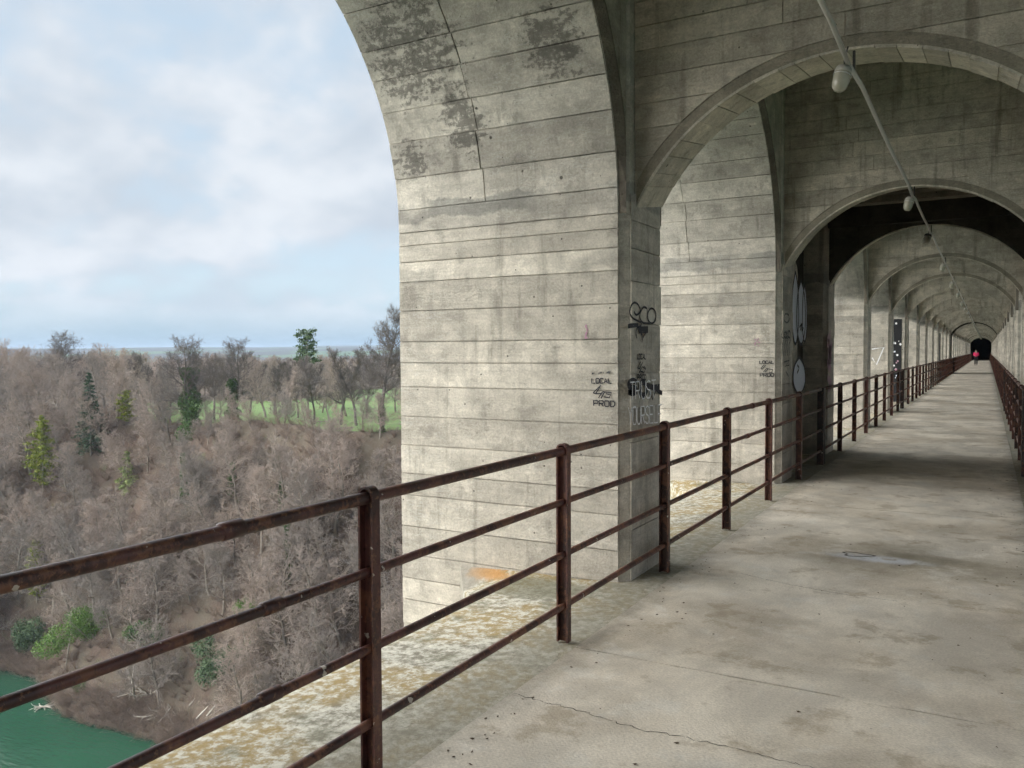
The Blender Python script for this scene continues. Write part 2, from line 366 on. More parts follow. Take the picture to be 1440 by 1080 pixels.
def tube_pts(pts, r, n=10, close=True):
    pts = [np.array(p, float) for p in pts]; V, F = [], []
    rr = r if hasattr(r, '__len__') else [r]*len(pts)
    for i, p in enumerate(pts):
        d = pts[min(i+1, len(pts)-1)]-pts[max(i-1, 0)]; d /= np.linalg.norm(d)+1e-9
        u = np.cross(d, (0, 0, 1) if abs(d[2]) < .9 else (1, 0, 0)); u /= np.linalg.norm(u); wv = np.cross(u, d)
        for k in range(n):
            a = 2*PI*k/n; V.append(p+rr[i]*(u*math.cos(a)+wv*math.sin(a)))
    for i in range(len(pts)-1):
        for k in range(n): F.append((i*n+k, i*n+(k+1) % n, (i+1)*n+(k+1) % n, (i+1)*n+k))
    if close: F += [tuple(range(n-1, -1, -1)), tuple(range((len(pts)-1)*n, len(pts)*n))]
    return V, F
def tube(name, pts, r, n=10): return mesh(name, *tube_pts(pts, r, n), smooth=True)

rng = random.Random(7)
def patch(name, fn, nu, nv, depth=.010, jit=.0016):
    """a thin raised cast facet: fn(u,v,d) -> point, u,v in 0..1, d = height off the core"""
    lift = .014+rng.uniform(-.003, .004); V, F = [], []
    ju = [rng.uniform(-jit, jit) for _ in range(nu+1)]
    for j in range(nv+1):
        for i in range(nu+1):
            V.append(fn(i/nu, j/nv, lift+rng.uniform(-.0008, .0008), ju[i] if j in (0, nv) else 0))
    g = lambda i, j: j*(nu+1)+i
    for j in range(nv):
        for i in range(nu): F.append((g(i, j), g(i+1, j), g(i+1, j+1), g(i, j+1)))
    per = [(i, 0) for i in range(nu+1)]+[(nu, j) for j in range(1, nv+1)]+[(i, nv) for i in range(nu-1, -1, -1)]+[(0, j) for j in range(nv-1, 0, -1)]
    b0 = len(V)
    for (i, j) in per: V.append(fn(i/nu, j/nv, -.003, 0))
    n = len(per)
    for k in range(n): F.append((g(*per[(k+1) % n]), g(*per[k]), b0+k, b0+(k+1) % n))
    return mesh(name, V, F)

# ------------------------------------------------------------------ the viaduct
XC, XJ, XO = -.80, -2.204, -4.18            # axis of the walk, left jamb, outer end of the left piers
T, PITCHY, CLEAR = .72, 5.03, 4.31
Z0, RV = 2.60, CLEAR/2                      # springing and radius of the side vaults
ZTOP = 5.05
via = empty('viaduct', (0, 0, 0))
tag(via, 'board-marked grey concrete railway viaduct whose arched passage carries the walkway', 'viaduct')
W = 2*(XC-XO); mir = lambda x: 2*XC-x
# front faces of the cross frames; a 'cell' is the pair of frames of a hollow main pier
frames = [-4.562, .468, 5.498]
cells = []
y = 10.528
for k in range(3):
    cells.append(y); frames += [y, y+3.40]
    y2 = y+3.40
    if k < 2:
        for j in range(9): y2 += PITCHY; frames.append(y2)
        y = y2+PITCHY
    else:
        for j in range(5): y2 += PITCHY; frames.append(y2)
bayspans = []                               # (back of one frame, front of next), open bays only
for a, b in zip(frames[:-1], frames[1:]):
    bayspans.append((a+T, b, a in cells))

bz = [-.60, -.40, -.22, -.025, .21, .467, .645, .877, 1.113, 1.353, 1.548, 1.718, 1.968, 2.202, 2.362, 2.495, Z0]
G = .0042
def face_fn(x0, x1, za, zb, Yp, sgn=-1):
    return lambda u, v, d, j: (x0+G+(x1-x0-2*G)*u, Yp+sgn*d, za+G+(zb-za-2*G)*v+j)
def jamb_fn(y0, y1, za, zb, Xp, sgn):
    return lambda u, v, d, j: (Xp+sgn*d, y0+G+(y1-y0-2*G)*u, za+G+(zb-za-2*G)*v+j)
def vault_fn(x0, x1, a0, a1, sgn):          # local: origin at the pier's face, sgn -1: curving towards -Y
    def f(u, v, d, j):
        a = a0+(a1-a0)*v; a += (G/RV)*(1-2*v)+j/RV
        r = RV-d; return (x0+G+(x1-x0-2*G)*u, sgn*(RV-r*math.cos(a)), Z0+r*math.sin(a))
    return f
CH = .055
# core of one pier, local Y = 0 at its front face; chamfered inner corners
core_poly = [(XO, 0), (XJ-CH, 0), (XJ, CH), (XJ, T-CH), (XJ-CH, T), (XO, T)]
pier_me = prism('pier', core_poly, 'z', -2.2, ZTOP)
pier_me_r = prism('pier', [(mir(x), yy) for x, yy in core_poly], 'z', -2.2, ZTOP)
front_boards = [patch('board', face_fn(XO, XJ-CH, bz[i], bz[i+1], 0), 14, 1) for i in range(len(bz)-1)]
jz = [-.05, .35, .72, .98, 1.22, 1.47, 1.83, 2.13, 2.36, 2.56, 2.75]
jamb_boards = [patch('board', jamb_fn(CH, T-CH, jz[i], jz[i+1], XJ, 1), 5, 1) for i in range(len(jz)-1)]
jamb_boards_r = [patch('board', jamb_fn(CH, T-CH, jz[i], jz[i+1], mir(XJ), -1), 5, 1) for i in range(len(jz)-1)]
piers = {}
for i, yf in enumerate(frames):
    for side in (-1, 1):
        me = pier_me if side < 0 else pier_me_r
        o = obj('pier', me, 'pier_concrete', via, (0, yf, 0)); piers[(i, side)] = o
        near = yf < 35
        if side < 0 and 0 < yf < 35:
            for bm_ in front_boards: obj('board', bm_, 'pier_concrete', o)
        if near and yf > 0:
            for bm_ in (jamb_boards if side < 0 else jamb_boards_r): obj('board', bm_, 'pier_concrete', o)

# side vaults: thick barrel shells spanning between piers on either side of the walk
def vault_shell(x0, x1, clear):
    R = clear/2; n = 32; V, F = [], []
    for x in (x0, x1):
        for k in range(n+1):
            a = PI*k/n; V.append((x, -R*math.cos(a), Z0+R*math.sin(a)))
        for k in range(n+1):
            V.append((x, -R+2*R*k/n, ZTOP))
    m2 = 2*(n+1)
    for k in range(n):
        F.append((k, k+1, m2+k+1, m2+k))                                # soffit
        F.append((n+1+k, m2+n+1+k, m2+n+2+k, n+2+k))                    # top
        F.append((k+1, k, n+1+k, n+2+k)); F.append((m2+k, m2+k+1, m2+n+2+k, m2+n+1+k))
    me = mesh('vault', V, F, True)
    import bmesh
    bm = bmesh.new(); bm.from_mesh(me); bmesh.ops.recalc_face_normals(bm, faces=bm.faces); bm.to_mesh(me); bm.free()
    for p in me.polygons: p.use_smooth = abs(p.normal.x) < .5
    return me
vs_l = vault_shell(XO, XJ-CH, CLEAR); vs_r = vault_shell(mir(XJ-CH), mir(XO), CLEAR)
# the chamfer along the inner edge of each vault, its shade put into the colour
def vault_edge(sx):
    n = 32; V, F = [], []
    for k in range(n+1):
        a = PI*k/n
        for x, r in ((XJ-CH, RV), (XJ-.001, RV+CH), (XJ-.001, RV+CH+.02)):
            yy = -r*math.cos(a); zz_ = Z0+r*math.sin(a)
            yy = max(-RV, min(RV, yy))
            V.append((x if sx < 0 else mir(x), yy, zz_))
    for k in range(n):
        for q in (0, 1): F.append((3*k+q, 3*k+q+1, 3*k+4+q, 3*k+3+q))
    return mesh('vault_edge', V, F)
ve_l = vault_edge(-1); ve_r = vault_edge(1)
# the boards of the quarter that rises from the far pier, in local coordinates of the pier face
va = [0, .085, .20, .33, .44, .555, .66, .80, .905, 1.04, 1.17, 1.28, 1.42, 1.55]
split = -3.36
vb = []
for i in range(len(va)-1):
    s2 = split+rng.uniform(-.015, .015)
    if i < 1: vb.append(patch('board', vault_fn(XO, XJ-CH, va[i], va[i+1], -1), 12, 3))
    else:
        vb.append(patch('board', vault_fn(XO, s2, va[i], va[i+1], -1), 8, 3))
        vb.append(patch('board', vault_fn(s2, XJ-CH, va[i], va[i+1], -1), 8, 3))
vault_objs = []
for a, b, cell in bayspans:
    if cell: continue
    yc = (a+b)/2
    for side in (-1, 1):
        o = obj('vault', vs_l if side < 0 else vs_r, 'vault_concrete', via, (0, yc, 0))
        obj('vault_edge', ve_l if side < 0 else ve_r, 'joint_shade_concrete', o)
        if side < 0 and b in (5.498, 10.528):
            for me in vb: obj('board', me, 'vault_concrete', o, (0, RV, 0))
            vault_objs.append(o)
# inner upper side walls over the jambs, between vault and deck (along the walk)
def side_wall(x0, x1):
    n = 32; R = RV+CH+.018; poly = [(-RV, Z0)]
    V, F = [], []
    for x in (x0, x1):
        for k in range(n+1):
            yy = -RV+2*RV*k/n; zz_ = Z0+math.sqrt(max(0, R*R-yy*yy))
            V.append((x, yy, min(zz_, ZTOP-.02))); V.append((x, yy, ZTOP+1.2))
    m2 = 2*(n+1)
    for k in range(n):
        F += [(2*k, 2*k+1, 2*k+3, 2*k+2), (m2+2*k+2, m2+2*k+3, m2+2*k+1, m2+2*k), (2*k, 2*k+2, m2+2*k+2, m2+2*k)]
    return mesh('side_wall', V, F)
sw_l = side_wall(XJ-.001-.12, XJ-.001); sw_r = side_wall(mir(XJ-.001), mir(XJ-.121))
for a, b, cell in bayspans:
    if cell: continue
    for me in (sw_l, sw_r): obj('side_wall', me, 'wall_concrete', via, (0, (a+b)/2, 0))

# cross walls with the arched opening
HS = XC-XJ                                   # half span 1.404
ZSF, ZCF, RF = 2.66, 3.525, None
def circ(zs, zcrown): rise = zcrown-zs; R = (HS*HS+rise*rise)/(2*rise); return R, zcrown-R
R_F, ZC_F = circ(2.66, 3.525); R_B, ZC_B = circ(2.75, 3.60)
YF, YBk = .162, .718                         # front and back planes of the wall, local
ZW = ZTOP+1.2
def arch_pts(R, zc, n=40):
    a0 = math.asin(HS/R); return [(XC+R*math.sin(-a0+2*a0*k/n), zc+R*math.cos(-a0+2*a0*k/n)) for k in range(n+1)]
def cross_wall():
    pf, pb = arch_pts(R_F, ZC_F), arch_pts(R_B, ZC_B); n = len(pf); V, F = [], []
    for pts, yy in ((pf, YF), (pb, YBk)):
        for x, z in pts: V.append((x, yy, z))
        for x, z in pts: V.append((x, yy, ZW))
    m2 = 2*n
    for k in range(n-1):
        F.append((k, k+1, n+k+1, n+k)); F.append((m2+k+1, m2+k, m2+n+k, m2+n+k+1)); F.append((k+1, k, m2+k, m2+k+1))
    return mesh('cross_wall', V, F)
cw_me = cross_wall()
BAND = .075
def wall_boards():
    out = []; R2 = R_F+BAND; zb = [2.66]
    while zb[-1] < 4.95: zb.append(zb[-1]+rng.uniform(.15, .21))
    top = ZC_F+R2
    for za, zt in zip(zb[:-1], zb[1:]):
        segs = []
        def edge(z):                          # half width of the opening (with its shadow band) at height z
            q = R2*R2-(z-ZC_F)**2; return math.sqrt(q) if q > 0 else 0
        if za < top-.03:
            zt2 = zt
            segs = [(-1, False), (1, False)]
            if zt > top-.03:                  # this course closes over the crown
                segs = [(-1, True), (1, True)]
        else: segs = [(0, False)]
        for s, over in segs:
            if s == 0:
                xs = [XJ, XC-.55+rng.uniform(-.2, .2), mir(XJ)]
                for xa, xb in zip(xs[:-1], xs[1:]):
                    out.append(patch('board', (lambda xa, xb: lambda u, v, d, j: (xa+G+(xb-xa-2*G)*u, YF-d, za+G+(zt-za-2*G)*v+j))(xa, xb), 8, 1))
            else:
                def f(u, v, d, j, s=s):
                    if over:                  # lower edge follows the band
                        x = XC+s*(.004+(HS-.004-G)*u); lo = za+G
                        q = R2*R2-(x-XC)**2
                        if q > 0: lo = max(lo, ZC_F+math.sqrt(q)+.003)
                        hi = zt-G; lo = min(lo, hi-.004); z = lo+(hi-lo)*v
                        return (x, YF-d, z+(j if v > .5 else 0))
                    z = za+G+(zt-za-2*G)*v; e = min(edge(z)+.003, HS-.012)
                    x = XC+s*(HS-G+(e-(HS-G))*u); return (x, YF-d, z+j*(1-u))
                out.append(patch('board', f, 18 if over else 8, 5))
    return out
cw_boards = wall_boards()
def ring_band():  # thin shadow line round the arch, drawn as a darker ring
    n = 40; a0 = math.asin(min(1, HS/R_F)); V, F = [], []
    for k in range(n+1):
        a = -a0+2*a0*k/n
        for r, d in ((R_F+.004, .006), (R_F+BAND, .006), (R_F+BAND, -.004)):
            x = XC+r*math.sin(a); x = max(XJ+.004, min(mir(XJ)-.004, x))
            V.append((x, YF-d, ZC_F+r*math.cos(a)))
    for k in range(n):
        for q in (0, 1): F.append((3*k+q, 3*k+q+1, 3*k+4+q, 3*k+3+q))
    return mesh('shadow_band', V, F)
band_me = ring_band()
def soffit_boards():
    out = []; n = 24; aF, aB = math.asin(HS/R_F), math.asin(HS/R_B); cuts = [i/n for i in range(n+1)]
    for i in range(1, n): cuts[i] += rng.uniform(-.008, .008)
    for c0, c1 in zip(cuts[:-1], cuts[1:]):
        def f(u, v, d, j, c0=c0, c1=c1):
            t = c0+(c1-c0)*v; t += .0006*(1-2*v)+j*.3
            rF, rB = R_F-d, R_B-d; aa, ab = -aF+2*aF*t, -aB+2*aB*t
            F_ = np.array((XC+rF*math.sin(aa), YF-.004, ZC_F+rF*math.cos(aa))); B_ = np.array((XC+rB*math.sin(ab), YBk, ZC_B+rB*math.cos(ab)))
            return tuple(F_+(B_-F_)*u)
        out.append(patch('soffit_board', f, 3, 3))
    return out
sf_boards = soffit_boards()
walls = {}
for i, yf in enumerate(frames):
    dark = any(abs(yf-(c+3.40)) < .01 for c in cells)  # exit walls of the cells take the shade-darkened concrete
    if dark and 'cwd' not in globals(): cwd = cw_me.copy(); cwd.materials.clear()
    o = obj('cross_wall', cwd if dark else cw_me, 'shade_soot_concrete' if dark else 'wall_concrete', via, (0, yf, 0)); walls[i] = o
    if 0 < yf < 25:
        if not dark:
            for me in cw_boards: obj('board', me, 'wall_concrete', o)
            obj('shadow_band', band_me, 'band_concrete', o)
        for me in sf_boards: obj('soffit_board', me, 'arch_concrete', o)
# hollow main piers: closed sides, low ceiling with a beam
for ci, yc in enumerate(cells):
    a, b = yc+T, yc+3.40
    L = b-a
    for s in (-1, 1):
        x0, x1 = (XJ-1.2, XJ-.36) if s < 0 else (mir(XJ-.36), mir(XJ-1.2))
        obj('cell_wall', box('cell_wall', x0, x1, 0, L, -2.2, ZTOP), 'shade_soot_concrete', via, (0, a, 0))
    obj('cell_ceiling', box('cell_ceiling', XJ-.36, mir(XJ-.36), 0, L, 3.98, 4.6), 'shade_soot_concrete', via, (0, a, 0))
    obj('ceiling_beam', boxes('ceiling_beam', [(XJ-.35, mir(XJ-.35), L*.52, L*.60, 3.80, 3.979), (XJ-.35, mir(XJ-.35), L*.60+.003, L*.69, 3.72, 3.978)]), 'band_concrete', via, (0, a, 0))
    obj('shade_facing', box('shade_facing', XJ, mir(XJ), L-.001, L+.155, 3.56, 3.979), 'shade_soot_concrete', via, (0, a, 0))  # dark facing above the exit arch, the cell's shade in its colour
    # shaft of the main pier, down to the ground
    zb = -74 if ci < 2 else -50
    obj('main_pier', prism('main_pier', [(-.2, -2.3), (4.3, -2.3), (5.4, zb), (-1.3, zb)], 'x', XO+.1, mir(XO+.1)), 'pier_concrete', via, (0, yc, 0))
# main arches underneath
def main_arch(ya, yb, rise):
    n = 28; top, bot = [], []
    R = ((yb-ya)/2)**2; h = (yb-ya)/2
    for k in range(n+1):
        t = -1+2*k/n; bot.append((ya+h*(1+t), -1.95-rise*(1-math.sqrt(max(0, 1-.93*t*t)))))
    top = [(p[0], -.72) for p in bot]
    return prism('main_arch', bot+top[::-1], 'x', XO+.25, mir(XO+.25))
ends = [(-42.0, cells[0]-.25), (cells[0]+4.35, cells[1]-.25), (cells[1]+4.35, cells[2]-.25)]
for a, b in ends: obj('main_arch', main_arch(a, b, 22), 'pier_concrete', via)
obj('main_pier', prism('main_pier', [(-46, -.8), (-42, -.8), (-41, -74), (-47, -74)], 'x', XO+.1, mir(XO+.1)), 'pier_concrete', via)
# deck above and the dark way on at the far end
obj('deck', box('deck', XO-.35, mir(XO-.35), -6, 190, ZTOP+1.201, ZTOP+1.9), 'wall_concrete', via)
obj('parapet', box('parapet', XO-.30, XO, -6, 190, ZTOP+.002, ZTOP+1.2), 'pier_concrete', via)
obj('parapet', box('parapet', mir(XO), mir(XO-.30), -6, 190, ZTOP+.002, ZTOP+1.2), 'pier_concrete', via)
yend = frames[-1]+T
for x0, x1 in ((XJ-.6, XJ-.02), (mir(XJ-.02), mir(XJ-.6))):
    obj('tunnel_wall', box('tunnel_wall', x0, x1, yend, 190, -2.2, ZTOP+1.2), 'shade_soot_concrete', via)
obj('tunnel_roof', box('tunnel_roof', XJ-.019, mir(XJ-.019), yend, 190, 3.7, ZTOP+1.19), 'shade_soot_concrete', via)
obj('tunnel_end', box('tunnel_end', XJ-.6, mir(XJ-.6), 190.002, 166, -2.2, ZTOP+1.2), 'shade_soot_concrete', via)
# side ledge outside the railing (both sides) with a lower rounded edge, and the footing slab at each pier
def ledge(s):
    prof = [(-1.955, -.004), (-2.4, -.020), (-2.95, -.055), (-3.10, -.085), (-3.16, -.14), (-3.17, -.72), (-1.955, -.72)]
    prof = [(x if s < 0 else mir(x), z) for x, z in prof]
    return prism('ledge', prof, 'y', -6, yend)
for s in (-1, 1): obj('ledge', ledge(s), 'lichen_concrete', via)
def footing():
    V = [(XJ-CH, -.02, -.030), (-3.0, -.02, -.03), (-3.60, -.02, -.06), (-3.60, -.02, -.42), (XJ-CH, -.02, -.42),
         (XJ-CH, -.28, -.040), (-3.0, -.36, -.04), (-3.20, -.52, -.10), (-3.20, -.52, -.42), (XJ-CH, -.28, -.42), (-3.42, -.26, -.17), (-3.42, -.26, -.42)]
    F = [(0, 1, 6, 5), (1, 2, 10, 7), (1, 7, 6), (2, 3, 11, 10), (10, 11, 8, 7), (7, 8, 9, 5), (7, 5, 6), (0, 5, 9, 4), (0, 4, 3, 2), (0, 2, 1)]
    me = mesh('footing', V, F)
    import bmesh
    bm = bmesh.new(); bm.from_mesh(me); bmesh.ops.recalc_face_normals(bm, faces=bm.faces); bm.to_mesh(me); bm.free(); return me
ft = footing()
for i, yf in enumerate(frames):
    if 0 < yf < 35: obj('footing', ft, 'lichen_concrete', piers[(i, -1)])

# ------------------------------------------------------------------ walkway
wk = obj('walkway', box('walkway', -1.953, mir(-1.953), -6, 190, -.72, -.026), 'joint_shade_concrete')
tag(wk, kind='structure')
joints = [-6, -2.9, .9, 4.12, 5.95, 9.2, 12.55, 15.3, 18.6, 21.9, 25.6, 29, 33, 37, 41, 45, 49.5, 54, 58, 62, 66.3, 72, 78, 84, 90, 96, 102, 110, 119.6, 130, 140, 150, 170, 190]
for a, b in zip(joints[:-1], joints[1:]):
    g = .014 if abs(b-12.55) < .1 or abs(b-25.6) < .1 or abs(b-66.3) < .1 else .007
    n = 16; V, F = [], []
    for row in range(2):
        yy = a+.004 if row == 0 else b-g
        for i in range(n+1):
            x = -1.953+(mir(-1.953)+1.953)*i/n; V.append((x, yy+(rng.uniform(-.006, .006) if 0 < i < n else 0), 0))
    for i in range(n): F.append((i, i+1, n+2+i, n+1+i))
    k0 = len(V); V += [(x, yy, -.024) for x, yy, _ in V]
    per = list(range(n+1))+list(range(2*n+1, n, -1))
    for q in range(len(per)): F.append((per[(q+1) % len(per)], per[q], k0+per[q], k0+per[(q+1) % len(per)]))
    obj('slab', mesh('slab', V, F), 'floor_concrete', wk)
def ribbon(pts, wd, nrm):
    """flat stroke along pts, lying on a plane with unit normal nrm"""
    pts = [np.array(p, float) for p in pts]; nrm = np.array(nrm, float); V, F = [], []
    for i, p in enumerate(pts):
        d = pts[min(i+1, len(pts)-1)]-pts[max(i-1, 0)]; d /= np.linalg.norm(d)+1e-9
        s = np.cross(nrm, d); s /= np.linalg.norm(s)+1e-9
        ww = wd[i] if hasattr(wd, '__len__') else wd
        V += [p+s*ww/2, p-s*ww/2]
    for i in range(len(pts)-1): F.append((2*i, 2*i+1, 2*i+3, 2*i+2))
    return V, F
def wiggle(pts, n=8, amp=.012):
    out = []
    for a, b in zip(pts[:-1], pts[1:]):
        for k in range(n):
            t = k/n; out.append(tuple(a[i]+(b[i]-a[i])*t+(rng.uniform(-amp, amp) if i < 2 and k else 0) for i in range(3)))
    return out+[pts[-1]]
cr = wiggle([onZ(x, y, .0015) for x, y in [(722, 975), (760, 985), (800, 995), (850, 1010), (900, 1026), (950, 1034), (1000, 1045), (1060, 1058), (1110, 1072), (1150, 1081), (1260, 1112)]])
obj('crack', mesh('crack', *ribbon(cr, [rng.uniform(.001, .006) for _ in cr], (0, 0, 1))), 'crack_dark', wk)
cr = wiggle([onZ(x, y, .0015) for x, y in [(1040, 806), (1110, 822), (1190, 836), (1262, 845)]], amp=.008)
obj('crack', mesh('crack', *ribbon(cr, [rng.uniform(.002, .005) for _ in cr], (0, 0, 1))), 'crack_dark', wk)
dx, dy, _ = onZ(1205, 780, 0)
V, F = [], []
for r_, z_ in ((.075, .0012), (.066, .003), (.055, -.004)):
    for k in range(22): rr = r_*(1+.22*math.sin(3*k*PI/11+1)+.12*math.sin(5*k*PI/11)); V.append((dx+rr*1.5*math.cos(k*PI/11), dy+rr*math.sin(k*PI/11), z_))
for q in range(2):
    for k in range(22): F.append((q*22+k, q*22+(k+1) % 22, (q+1)*22+(k+1) % 22, (q+1)*22+k))
F.append(tuple(range(44, 66)))
obj('drain', mesh('drain', V, F), 'drain_iron', wk)

# grit and leaf crumbs swept against the railing lines
def crumbs():
    V, F = [], []
    for i in range(300):
        if i % 4: x = (-1.93 if i % 3 else .33)+abs(rng.gauss(0, .16))*(1 if i % 3 else -1); y = rng.uniform(1.2, 16)
        else: x, y = rng.uniform(-1.9, .4), rng.uniform(1.5, 14)
        a = rng.uniform(0, 6.28); L = rng.uniform(.004, .013); w_ = L*rng.uniform(.35, .8); h = rng.uniform(.002, .005); b = len(V)
        for da, rr, z in ((0, L, h), (1.6, w_, .001), (3.1, L, h*.6), (4.7, w_, .001)): V.append((x+rr*math.cos(a+da), y+rr*math.sin(a+da), z+.0012))
        V.append((x, y, h+.003)); F += [(b, b+1, b+4), (b+1, b+2, b+4), (b+2, b+3, b+4), (b+3, b, b+4)]
    return mesh('leaf_crumbs', V, F)
tag(obj('leaf_crumbs', crumbs(), 'crumb_brown'), 'dry leaf crumbs and grit scattered on the walkway floor', 'debris', kind='stuff')
# ------------------------------------------------------------------ railings
PH, PW, PD = 1.12, .070, .046
def post_mesh():
    n = 12; r = PW/2; V, F = [], []
    out = [(-r, 0)]+[(-r*math.cos(PI*k/n), PH-r+r*math.sin(PI*k/n)) for k in range(n+1)]+[(r, 0)]
    t = .009; ri = r-t
    inn = [(-ri, 0)]+[(-ri*math.cos(PI*k/n), PH-r+ri*math.sin(PI*k/n)) for k in range(n+1)]+[(ri, 0)]
    m = len(out)
    for prof, yy in ((out, -PD/2), (out, PD/2), (inn, -PD/2), (inn, PD/2)):
        for x, z in prof: V.append((x, yy, z))
    for k in range(m-1):
        F += [(k, k+1, m+k+1, m+k), (2*m+k+1, 2*m+k, 3*m+k, 3*m+k+1), (k+1, k, 2*m+k, 2*m+k+1), (m+k, m+k+1, 3*m+k+1, 3*m+k)]
    b = len(V)
    for yy in (.006, .013):
        for x, z in inn: V.append((x, yy, z))
    F += [tuple(range(b+m-1, b-1, -1)), tuple(range(b+m, b+2*m))]
    return mesh('post', V, F)
post_me = post_mesh()
post2_me = boxes('post', [(-.045, .045, -.075, -.025, 0, 1.10), (-.045, .045, .025, .075, 0, 1.10), (-.03, .03, -.024, .024, .05, 1.08)])
RZ = [(1.078, .0235), (.790, .0185), (.495, .0185), (.200, .0185)]
Y0, DY = 2.484, 1.689
exp_y = [12.56, 25.75, 66.3]
sections = [(-5.6, 12.56), (12.56, 25.75), (25.75, 66.3), (66.3, 146)]
lab = {(-2.05, 0): 'rusty four-bar railing in front of the nearest pale pier, at the open river side',
       (-2.05, 1): 'rusty left railing stretch just beyond the dark hollow pier',
       (-2.05, 2): 'left railing stretch seen end-on along the bright piers towards the runner',
       (-2.05, 3): 'farthest left railing stretch, beside the pink-jacketed runner',
       (.45, 0): 'nearest stretch of the right railing, cut off by the picture edge',
       (.45, 1): 'dark right railing stretch starting at the floor joint at the picture edge',
       (.45, 2): 'right railing stretch seen end-on, tightly packed dark posts',
       (.45, 3): 'farthest right railing stretch, ending at the dark tunnel mouth'}
for X in (-2.05, .45):
    for si, (ya, yb) in enumerate(sections):
        root = empty('railing', (X, ya, 0)); tag(root, lab[(X, si)], 'railing', 'railings along the walkway')
        k0 = math.ceil((ya+.5-Y0)/DY); yy = Y0+k0*DY
        while yy < yb-.5:
            o = obj('post', post_me, None, root, (0, yy-ya, 0))
            if not post_me.materials: post_me.materials.append(MATS['rusty_paint'])
            yy += DY
        for ye in (ya, yb):
            if ye in exp_y and ye == yb: obj('end_post', post2_me, 'dark_paint', root, (0, ye-ya, 0))
        for z, r in RZ:
            n = max(2, int((yb-ya)/1.7)); pts = [(rng.uniform(-.003, .003), (yb-ya)*i/n, z+rng.uniform(-.003, .003)) for i in range(n+1)]
            obj('rail', tube('rail', pts, r, 14), 'rusty_paint', root)
        if si == 0:
            for z, r, cy in ((1.078, .0235, 1.815), (.79, .0185, 1.98), (.495, .0185, 1.966), (1.078, .0235, 8.5), (.79, .0185, 8.3)):
                obj('coupling', tube('coupling', [(0, cy-ya-.045, z), (0, cy-ya-.04, z), (0, cy-ya+.04, z), (0, cy-ya+.045, z)], [r+.001, r+.006, r+.006, r+.001], 14), 'rusty_paint', root)

# ------------------------------------------------------------------ lamps and conduit
def lamp(yf, label, group='lamps along the passage ceiling', dark=False):
    y = yf-.02
    root = empty('bulkhead_lamp', (XC, y, 3.20)); tag(root, label, 'lamp', group)
    # bracket, oval back plate, glass bowl with rounded end, wire guard
    obj('bracket', mesh('bracket', *tube_pts([(-.015, -.01, .30), (-.015, -.005, .18), (0, 0, .13)], .008, 6)), 'lamp_dark', root)
    V, F = [], []
    n = 18; prof = [(.0, .135), (.05, .133), (.075, .115), (.082, .09), (.082, .075)]
    for r, z in prof:
        for k in range(n): V.append((r*math.cos(2*PI*k/n), r*1.15*math.sin(2*PI*k/n), z))
    for q in range(len(prof)-1):
        for k in range(n): F.append((q*n+k, q*n+(k+1) % n, (q+1)*n+(k+1) % n, (q+1)*n+k))
    F.append(tuple(range((len(prof)-1)*n, len(prof)*n)))
    obj('housing', mesh('housing', V, F, True), 'lamp_dark' if dark else 'lamp_body', root)
    V, F = [], []
    prof = [(.078, .078), (.080, .04), (.078, -.01), (.068, -.05), (.045, -.075), (.0, -.084)]
    for r, z in prof:
        for k in range(n): V.append((r*math.cos(2*PI*k/n), r*1.15*math.sin(2*PI*k/n), z))
    for q in range(len(prof)-1):
        for k in range(n): F.append((q*n+k, q*n+(k+1) % n, (q+1)*n+(k+1) % n, (q+1)*n+k))
    obj('glass_bowl', mesh('glass_bowl', V, F, True), 'lamp_glass', root)
    gd = obj('guard', mesh('guard', *tube_pts([(.086*math.cos(2*PI*k/20), .099*math.sin(2*PI*k/20), .055) for k in range(21)], .005, 6)), 'galvanised', root)
    root.rotation_euler = (-.12, .22, 0); root.scale = (.62, .62, .72); root.location.z = 3.27
    return root
nice = {5.498: 'nearest ceiling lamp, large milky bowl hanging at the first arch', 10.528: 'second ceiling lamp, at the arch into the dark hollow pier',
        13.928: 'dark-capped lamp inside the black hollow pier', 18.958: 'fourth ceiling lamp, at the first arch past the hollow pier',
        23.988: 'fifth ceiling lamp along the conduit, pale and small', 29.018: 'sixth ceiling lamp along the conduit, pale and tiny'}
run = empty('conduit', (XC, 0, 3.42)); tag(run, 'pale cable conduit strung along the passage ceiling from lamp to lamp', 'conduit')
prev = None
for yf in frames:
    if yf < 0: continue
    key = round(yf, 3)
    lamp(yf, nice.get(key, 'tiny pale ceiling lamp far down the passage'), dark=abs(yf-13.928) < .02)
fy = [f for f in frames]
for a, b in zip(fy[:-1], fy[1:]):
    pts = []
    for k in range(9):
        t = k/8; yy = a-.02+(b-a)*t; sag = -.03*math.sin(PI*t)
        pts.append((.045, yy, -.005+sag+(-.05 if k in (0, 8) else 0)))
    obj('pipe', tube('pipe', pts, .0155, 8), 'galvanised', run)
    obj('clip', box('clip', .038, .052, a+.20, a+.225, -.03, .105 if a > 0 else .1), 'lamp_dark', run)

